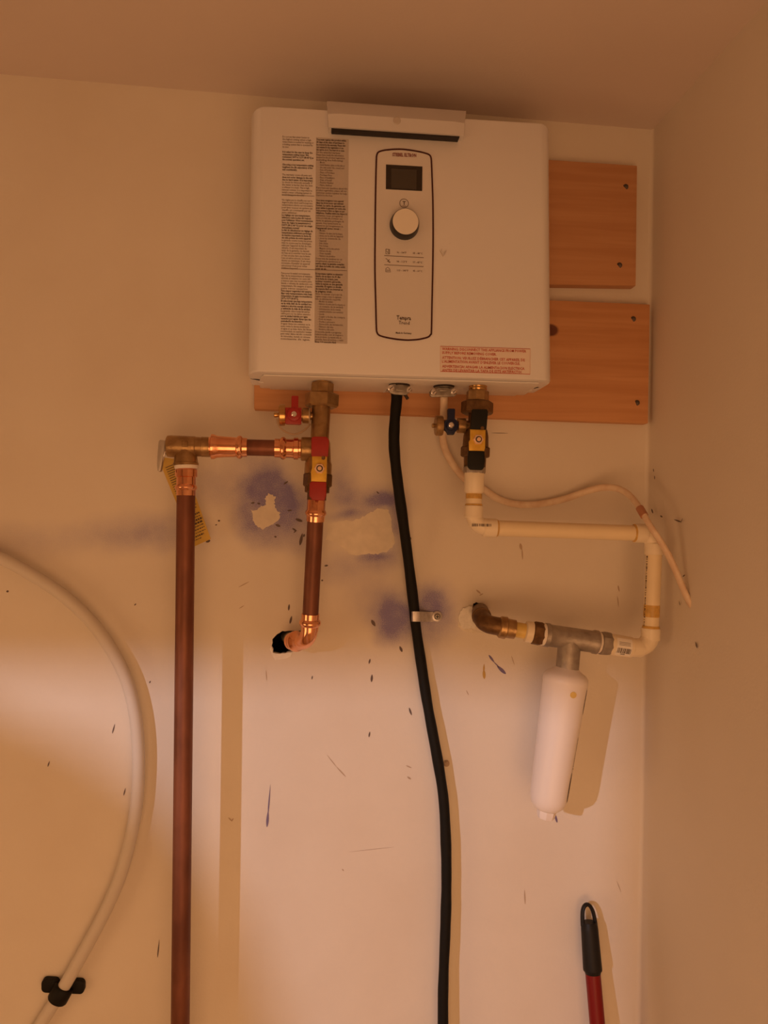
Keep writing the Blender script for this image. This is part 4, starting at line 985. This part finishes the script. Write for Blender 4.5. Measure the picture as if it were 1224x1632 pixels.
mb = MB(); stack(mb, VP0, VP1, [(964, 12.8), (967, 13.0), (980, 13.0), (983, 12.8)], 32); stack(mb, VP0, VP1, [(997, 13), (999, 13.8), (1001, 13.8)], 32); mb.build('glue_stain', 'glue', vp)
YB = YC_+0.003
e3 = elbow((1037.2, 1001, YB), (1036.0, 1033.5, YB), (1005, 1031.6, YB), 15.2, 'lower right cream plastic elbow in the room corner', glue=(0, 1), rp=14.4)
# lower run: adapter, nut, tee, reducers, brass elbow
RA, RB = (868, 1011.5, YB+0.004), (1006, 1031.7, YB)
mb = MB(); stack(mb, RA, RB, [(966, 15), (968, 17.2), (985, 17.4), (1006, 16.6), (1007, 15)], 36, 0, True)
ad = tag(mb.build('plastic_adapter', 'pvc_white'), 'white plastic adapter with barcode label between the steel nut and the lower elbow', 'fitting')
def cyl_patch(mbx, A, B, r, t0, t1, a0, a1, n=10):
    x_, y_ = (B-A).normalized(), None
    ax = (B-A).normalized(); fy = Vector((0, -1, 0)); fy = (fy-ax*fy.dot(ax)).normalized(); fz = ax.cross(fy)
    if fz.z < 0: fz = -fz
    prev = None
    for i in range(n+1):
        a = a0+(a1-a0)*i/n; o_ = fy*math.cos(a)*r+fz*math.sin(a)*r
        cur = (mbx.bm.verts.new(A.lerp(B, t0)+o_), mbx.bm.verts.new(A.lerp(B, t1)+o_))
        if prev: mbx.bm.faces.new((prev[0], prev[1], cur[1], cur[0]))
        prev = cur
A, B, f = along(RA, RB, True)
mb = MB(); cyl_patch(mb, A, B, 17.7*k, f(977), f(1001), -0.95, 0.85); st_ = mb.build('sticker', 'sticker', ad)
mb = MB(); u = 978.5; rnd = random.Random(11)
while u < 999:
    w = rnd.choice((0.6, 0.9, 1.4)); cyl_patch(mb, A, B, 17.9*k, f(u), f(u+w), -0.62, -0.10, 4); u += w+rnd.choice((0.6, 1.0))
for a in (0.15, 0.28, 0.41): cyl_patch(mb, A, B, 17.9*k, f(980), f(998), a, a+0.035, 2)
cyl_patch(mb, A, B, 17.9*k, f(985), f(992), -0.78, -0.70, 2)
mb.build('sticker_print', 'ink', st_, None)
mb = MB(); stack(mb, RA, RB, [(955, 16), (957, 19.2), (960, 19.8), (970, 19.2), (972.5, 17)], 8, 0.2, True); tag(mb.build('steel_nut', 'galvanised'), 'grey steel hex nut at the right end of the grey tee', 'nut')
mb = MB(); stack(mb, RA, RB, [(949, 15), (951, 16.6), (955, 17.2), (957.5, 15)], 28, 0, True); tag(mb.build('thread_tape', 'tape_white'), 'white thread tape wound between grey tee and steel nut', 'tape')
TE = thing('pipe_tee', 'grey galvanised pipe tee holding the white filter cartridge', 'pipe tee', P(905, 1072, YB))
mb = MB()
stack(mb, RA, RB, [(867, 17.0), (868, 19.2), (874, 19.4), (876, 18.0), (890, 17.8), (943, 17.8), (945.5, 19.4), (951, 19.4), (952.5, 17)], 36, 0, True)
TA, TB = (908, 1018, YB+0.003), (903.5, 1073, YB+0.003)
stack(mb, TA, TB, [(1022, 17.5), (1034, 18.4), (1066, 18.4), (1071, 18.0), (1072.5, 16.5)], 36)
mb.build('body', 'galvanised', TE)
mb = MB(); stack(mb, RA, RB, [(862, 16), (864, 17.8), (868, 18)], 28, 0, True); mb.build('thread_tape', 'tape_white', TE)
LA2, LB2 = (800, 999.5, YB+0.010), (868, 1011.5, YB+0.004)
mb = MB(); stack(mb, LA2, LB2, [(848.5, 16.5), (850, 19.2), (861, 19.4), (865, 17.8)], 8, 0.2, True); tag(mb.build('brass_nut', 'brass_dark'), 'dark brass hex nut at the left end of the grey tee', 'nut')
mb = MB(); stack(mb, LA2, LB2, [(836.5, 14), (838, 17), (848, 17.2), (849.5, 15)], 32, 0, True); tag(mb.build('plastic_collar', 'pvc_white'), 'cream plastic collar left of the dark brass hex nut', 'fitting')
mb = MB(); stack(mb, LA2, LB2, [(817, 12.4), (838, 12.4)], 32, 0, True); tag(mb.build('plastic_pipe', 'cpvc_yellow'), 'short yellow plastic nipple between brass elbow and cream collar', 'pipe', GP)
# brass elbow from the small hole
BE = thing('brass_elbow', 'dark brass elbow coming out of the small ragged hole', 'elbow', P(785, 1012, YB+0.01))
mb = MB()
h0 = P(765, 972, 0.05); h1 = P(766, 977, -0.02); h2 = P(771, 990, -0.068); h3 = P(785, 996.5, -0.081); h4 = P(804, 1000, -0.083)
mb.tube([h0, P(765, 973, 0.02), h1, P(767, 982, -0.05), h2, P(777, 994, -0.077), h3, h4], 14.8*k, 32, 5)
mb.build('body', 'brass_dark', BE)
mb = MB(); stack(mb, (792, 998.4, YB+0.010), LB2, [(794.5, 15), (797, 17.6), (806, 18.0), (807.5, 16.0), (817, 15.4), (820.5, 15.4), (821, 12.8)], 32, 0, True); mb.build('collar', 'brass', BE)
mb = MB(); cA, cB = P(767, 981, -0.045), P(768, 984, -0.058); mb.lathe(cA, cB, [(0, 15*k), (0.2, 16.2*k), (0.8, 16.2*k), (1, 15*k)], 32); mb.build('collar', 'brass_dark', BE)
# filter cartridge
FT = thing('water_filter', 'white cylindrical filter cartridge hanging from the grey tee', 'filter', P(870, 1303, YB))
FA, FB = (903.5, 1068, YB+0.003), (869.5, 1304, YB+0.003)
mb = MB(); stack(mb, FA, FB, [(1064, 18), (1069, 24), (1073, 31), (1078, 35.2), (1083, 36.2), (1088, 36.2), (1089, 35.6), (1180, 32.5), (1262, 30.2), (1274, 29.2), (1283, 25.5), (1289, 19), (1291, 16)], 48)
mb.build('cartridge', 'filter_white', FT)
mb = MB(); stack(mb, FA, FB, [(1284, 15.6), (1290, 15.6), (1300, 14.4), (1304, 12.5)], 8, 0.3); mb.build('end_nut', 'filter_white', FT, 20)
mb = MB(); A, B, f = along(FA, FB)
def side_patch(t0, t1, a0, a1, r0_, r1_):
    ax = (B-A).normalized(); fy = Vector((0, -1, 0)); fy = (fy-ax*fy.dot(ax)).normalized(); fx = ax.cross(fy)
    if fx.x < 0: fx = -fx
    n = 5; prev = None
    for i in range(n+1):
        t = t0+(t1-t0)*i/n; r = r0_+(r1_-r0_)*i/n; w = math.sin(math.pi*(0.04+0.92*i/n))**0.4
        am = (a0+a1)/2; hw = (a1-a0)/2*w
        cur = [mb.bm.verts.new(A.lerp(B, t)+fy*math.cos(a)*r*k*1.004+fx*math.sin(a)*r*k*1.004) for a in (am-hw, am+hw)]
        if prev: mb.bm.faces.new((prev[0], prev[1], cur[1], cur[0]))
        prev = cur
side_patch(f(1092), f(1132), 0.98, 1.16, 35.9, 34.5); mb.build('print_band', 'ink', FT, None)
mb = MB(); side_patch(f(1224), f(1270), 0.84, 1.02, 31.6, 30.4); mb.build('print_band', 'ink', FT, None)
mb = MB(); v = 1168.0; rnd = random.Random(4)
while v < 1216:
    l = rnd.choice((1.2, 2, 3)); side_patch(f(v), f(v+l), 0.92, 1.02, 33.2-(v-1168)*.027, 33.2-(v-1168)*.027); v += l+1.2
mb.build('side_print', 'ink_soft', FT, None)
mb = MB(); cyl = P(914, 1108, YB-0.0305); mb.lathe(cyl+Vector((0, .004, 0)), cyl, [(0, 5.5*k), (1, 5*k)], 14); mb.build('glue_stain', 'cpvc_yellow', FT)
drip_obj('paint_drip', 'drip_blue', [((884, 1296), (888, 1311), 2.5, 5)], WB)

# ------------------------------------------------------------------ cables and hoses
mb = MB()
cord = [(632.3, 622, -0.088), (632, 640, -0.088), (629, 672, -0.086), (628, 705, -0.080), (630.5, 740, -0.070), (636, 785, -0.054), (643, 835, -0.038), (651, 895, -0.022), (659.5, 965, -0.011), (663, 1000, -0.0105), (671.7, 1060, -0.014), (680, 1115, -0.018),
        (689, 1165, -0.020), (699, 1220, -0.021), (707, 1275, -0.022), (710.5, 1340, -0.023), (711.5, 1390, -0.024), (711, 1440, -0.024), (709.5, 1490, -0.025), (706.8, 1560, -0.026), (706, 1632, -0.028)]
pts = [P3(p) for p in cord]
last = pts[-1]; pts += [last+Vector((0.002, -0.005, -0.25)), last+Vector((0.01, -0.02, -0.55)), Vector((last.x+0.02, last.y-0.04, 0.012))]
rr_ = lambda t: 0.0081*(1+0.03*math.sin(t*60)+0.02*math.sin(t*137))
mb.tube(pts, rr_, 18, 8)
tag(mb.build('power_cord', 'cable_black'), 'thick black power cord running from the heater down the wall', 'cord')
# strap holding the cord
SC = thing('pipe_strap', 'small steel strap screwed to the wall over the black cord', 'strap', P(678, 992, 0))
mb = MB()
prof = []
uc = [(655.2, -0.008), (655.8, -0.016), (658, -0.0205), (664, -0.0210), (670, -0.0195), (677, -0.011), (683, -0.004), (688, -0.0022), (703, -0.0022)]
top_, bot_ = [], []
for u, y in uc:
    vt = 974.5+(u-655)*0.02; vb = 990.5+(u-655)*0.02
    if u > 700: vt += 3; vb -= 3
    top_.append(P(u, vt, y)); bot_.append(P(u, vb, y))
rings = []
for i in range(len(uc)):
    a, b = top_[i], bot_[i]; d = (top_[min(i+1, len(uc)-1)]-top_[max(i-1, 0)]).normalized(); n = Vector((d.y, -d.x, 0)).normalized()*0.0012
    rings.append([mb.bm.verts.new(a), mb.bm.verts.new(b), mb.bm.verts.new(b-n), mb.bm.verts.new(a-n)])
mb.skin(rings); mb.build('band', 'strap_steel', SC, 50)
c = P(696.5, 982.5, -0.002); k0 = S(0)
mb = MB(); mb.lathe(c, c+Vector((0, -0.0014, 0)), [(0, 8.6*k0), (0.7, 8.4*k0), (1, 7.6*k0)], 24); mb.build('eyelet', 'strap_steel', SC)
mb = MB(); mb.lathe(c+Vector((0, -0.001, 0)), c+Vector((0, -0.0040, 0)), [(0, 5.2*k0), (0.5, 5.0*k0), (1, 3.2*k0)], 20); sw = mb.build('screw', 'steel', SC)
mb = MB(); cc = c+Vector((0, -0.0042, 0)); mb.strip([cc-Vector((2.6*k0, 0, 0)), cc+Vector((2.6*k0, 0, 0))], 1.3*k0, 0); mb.strip([cc-Vector((0, 0, 2.6*k0)), cc+Vector((0, 0, 2.6*k0))], 1.3*k0, 0); mb.build('slot', 'black_gap', sw, None)

# white cable
wc = [(707.5, 626, -0.086), (707.5, 642, -0.084), (707, 660, -0.066), (705.5, 682, -0.040), (706.5, 705, -0.028), (712, 722, -0.022), (722, 740, -0.018), (735, 757, -0.014), (752, 771, -0.011), (770, 779, -0.010), (790, 793, -0.009), (812, 801.5, -0.008), (835, 804.5, -0.008), (865, 802.5, -0.009),
      (900, 795, -0.012), (935, 783, -0.018), (960, 777, -0.028), (985, 779, -0.045), (1005, 791, -0.070), (1021, 812, -0.100), (1036, 838, -0.122), (1052, 862, -0.130), (1068, 890, -0.132), (1082, 922, -0.134), (1094, 950, -0.138), (1104, 968, -0.142), (1111, 979, -0.146)]
CW = thing('white_cable', 'flat white cable snaking from the heater across to the corner, cut end', 'cable', P(1111, 985, -0.146))
mb = MB(); mb.tube([P3(p) for p in wc], 0.0056, 16, 6, ry=0.0042); mb.build('sheath', 'cable_white', CW)
mb = MB(); mb.tube([P(1110, 977.5, -0.146), P(1112.5, 982, -0.147), P(1114, 988, -0.148)], 0.0042, 10, 4); mb.build('cut_end', 'cable_core', CW)
mb = MB(); mb.tube([P(1019.5, 809.5, -0.0985), P(1027, 822.5, -0.1105)], 0.0060, 14, smooth=False); mb.build('cable_mark', 'cable_core', CW)

# translucent tube on the left
yt_ = -0.021
tp = [(-140, 850, -0.024), (-60, 866, -0.022), (0, 889, yt_), (49, 915, yt_), (98, 947, yt_), (140, 985, yt_), (173, 1028, yt_), (199, 1077, yt_), (213.5, 1128, yt_), (220, 1183, yt_), (220.5, 1239, -0.020), (216.5, 1290, -0.019), (206, 1345, -0.018), (190, 1400, -0.017), (166, 1455, -0.016), (138, 1508, -0.0145), (108, 1562, -0.0135), (90, 1592, -0.0125), (66, 1630, -0.0125), (30, 1690, -0.013), (5, 1760, -0.014)]
pts = [P3(p) for p in tp]
mb = MB(); mb.tube(pts, 0.0092, 20, 8)
tag(mb.build('plastic_tube', 'tube_plastic'), 'translucent off-white plastic tube curving along the left wall into a black clip', 'tube')
# tube clip
CLP = thing('tube_clip', 'black plastic two-ear clip holding the translucent tube', 'clip', P(98, 1597, 0))
def rrect(u0_, v0_, u1_, v1_, r, sl=0.05):
    out = []
    for cx, cy, a0 in ((u1_-r, v0_+r, -90), (u1_-r, v1_-r, 0), (u0_+r, v1_-r, 90), (u0_+r, v0_+r, 180)):
        for i in range(5):
            a = math.radians(a0+22.5*i); out.append((cx+r*math.cos(a), cy+r*math.sin(a)+(cx-98)*sl))
    return out
mb = MB(); mb.pxprism(rrect(65.5, 1562.5, 93, 1584, 7)[::-1], -0.010, 0.0098, 0.0015); mb.build('ear', 'clip_black', CLP)
mb = MB(); mb.pxprism(rrect(108, 1562.5, 134, 1583.5, 7)[::-1], -0.010, 0.0098, 0.0015); mb.build('ear', 'clip_black', CLP)
mb = MB()
A = P(103, 1571.5, -0.0125); B = P(90.5, 1594.5, -0.0125); ax = (B-A).normalized()
sx = Vector((-ax.z, 0, ax.x)); 
rings = []
for j, t in enumerate((0, 0.08, 0.92, 1.0)):
    ring = []
    ro = 0.0135 if j in (1, 2) else 0.0125
    c = A.lerp(B, t)
    for i in range(13):
        a = math.pi*i/12; ring.append(c+sx*math.cos(a)*ro*1.08+Vector((0, -1, 0))*math.sin(a)*ro)
    for i in range(12, -1, -1):
        a = math.pi*i/12; ring.append(c+sx*math.cos(a)*0.0097+Vector((0, -1, 0))*math.sin(a)*0.0097)
    rings.append([mb.bm.verts.new(p) for p in ring])
mb.skin(rings); mb.build('saddle', 'clip_black', CLP, 40)

# ------------------------------------------------------------------ red pole
PO = thing('broom_handle', 'red metal pole with black hanging-loop grip leaning on the wall at lower right', 'pole', (P(952, 1632, -0.075).x+0.1, -0.33, 0))
def py(v): return -0.019-(v-1440)/192*0.026
g0 = P(939, 1472, py(1472)); g1 = P(944.8, 1549, py(1549)); g2 = P(952, 1632, py(1632))
dv = (g2-g1).normalized(); foot = g1+dv*((g1.z-0.002)/-dv.z)
kk = S(-0.05)
mb = MB(); mb.lathe(g1-dv*0.02, foot, [(0, 12.3*kk), (1, 12.3*kk)], 28); mb.build('pole', 'pole_red', PO)
mb = MB()
mb.lathe(g0, g1, [(-0.04, 11.5*kk), (0.05, 13.6*kk), (0.12, 13.9*kk), (0.93, 15.3*kk), (0.965, 15.1*kk), (1.0, 13.0*kk), (1.03, 12.6*kk)], 32); mb.build('grip', 'grip_black', PO)
mb = MB()
lp = [(928.6, 1476), (928.2, 1462), (928.8, 1451), (931.5, 1444), (936, 1441.5), (940.5, 1444.2), (944.3, 1451), (947, 1461), (949.6, 1476)]
mb.tube([P(u, v, py(v)) for u, v in lp], 3.1*kk, 12, 5, ry=4.5*kk); mb.build('hanging_loop', 'grip_black', PO)
mb = MB(); mb.lathe(foot+Vector((0, 0, 0.0))-dv*0.03, foot, [(0, 13.0*kk), (1, 13.0*kk)], 24); mb.build('ferrule', 'grip_black', PO)
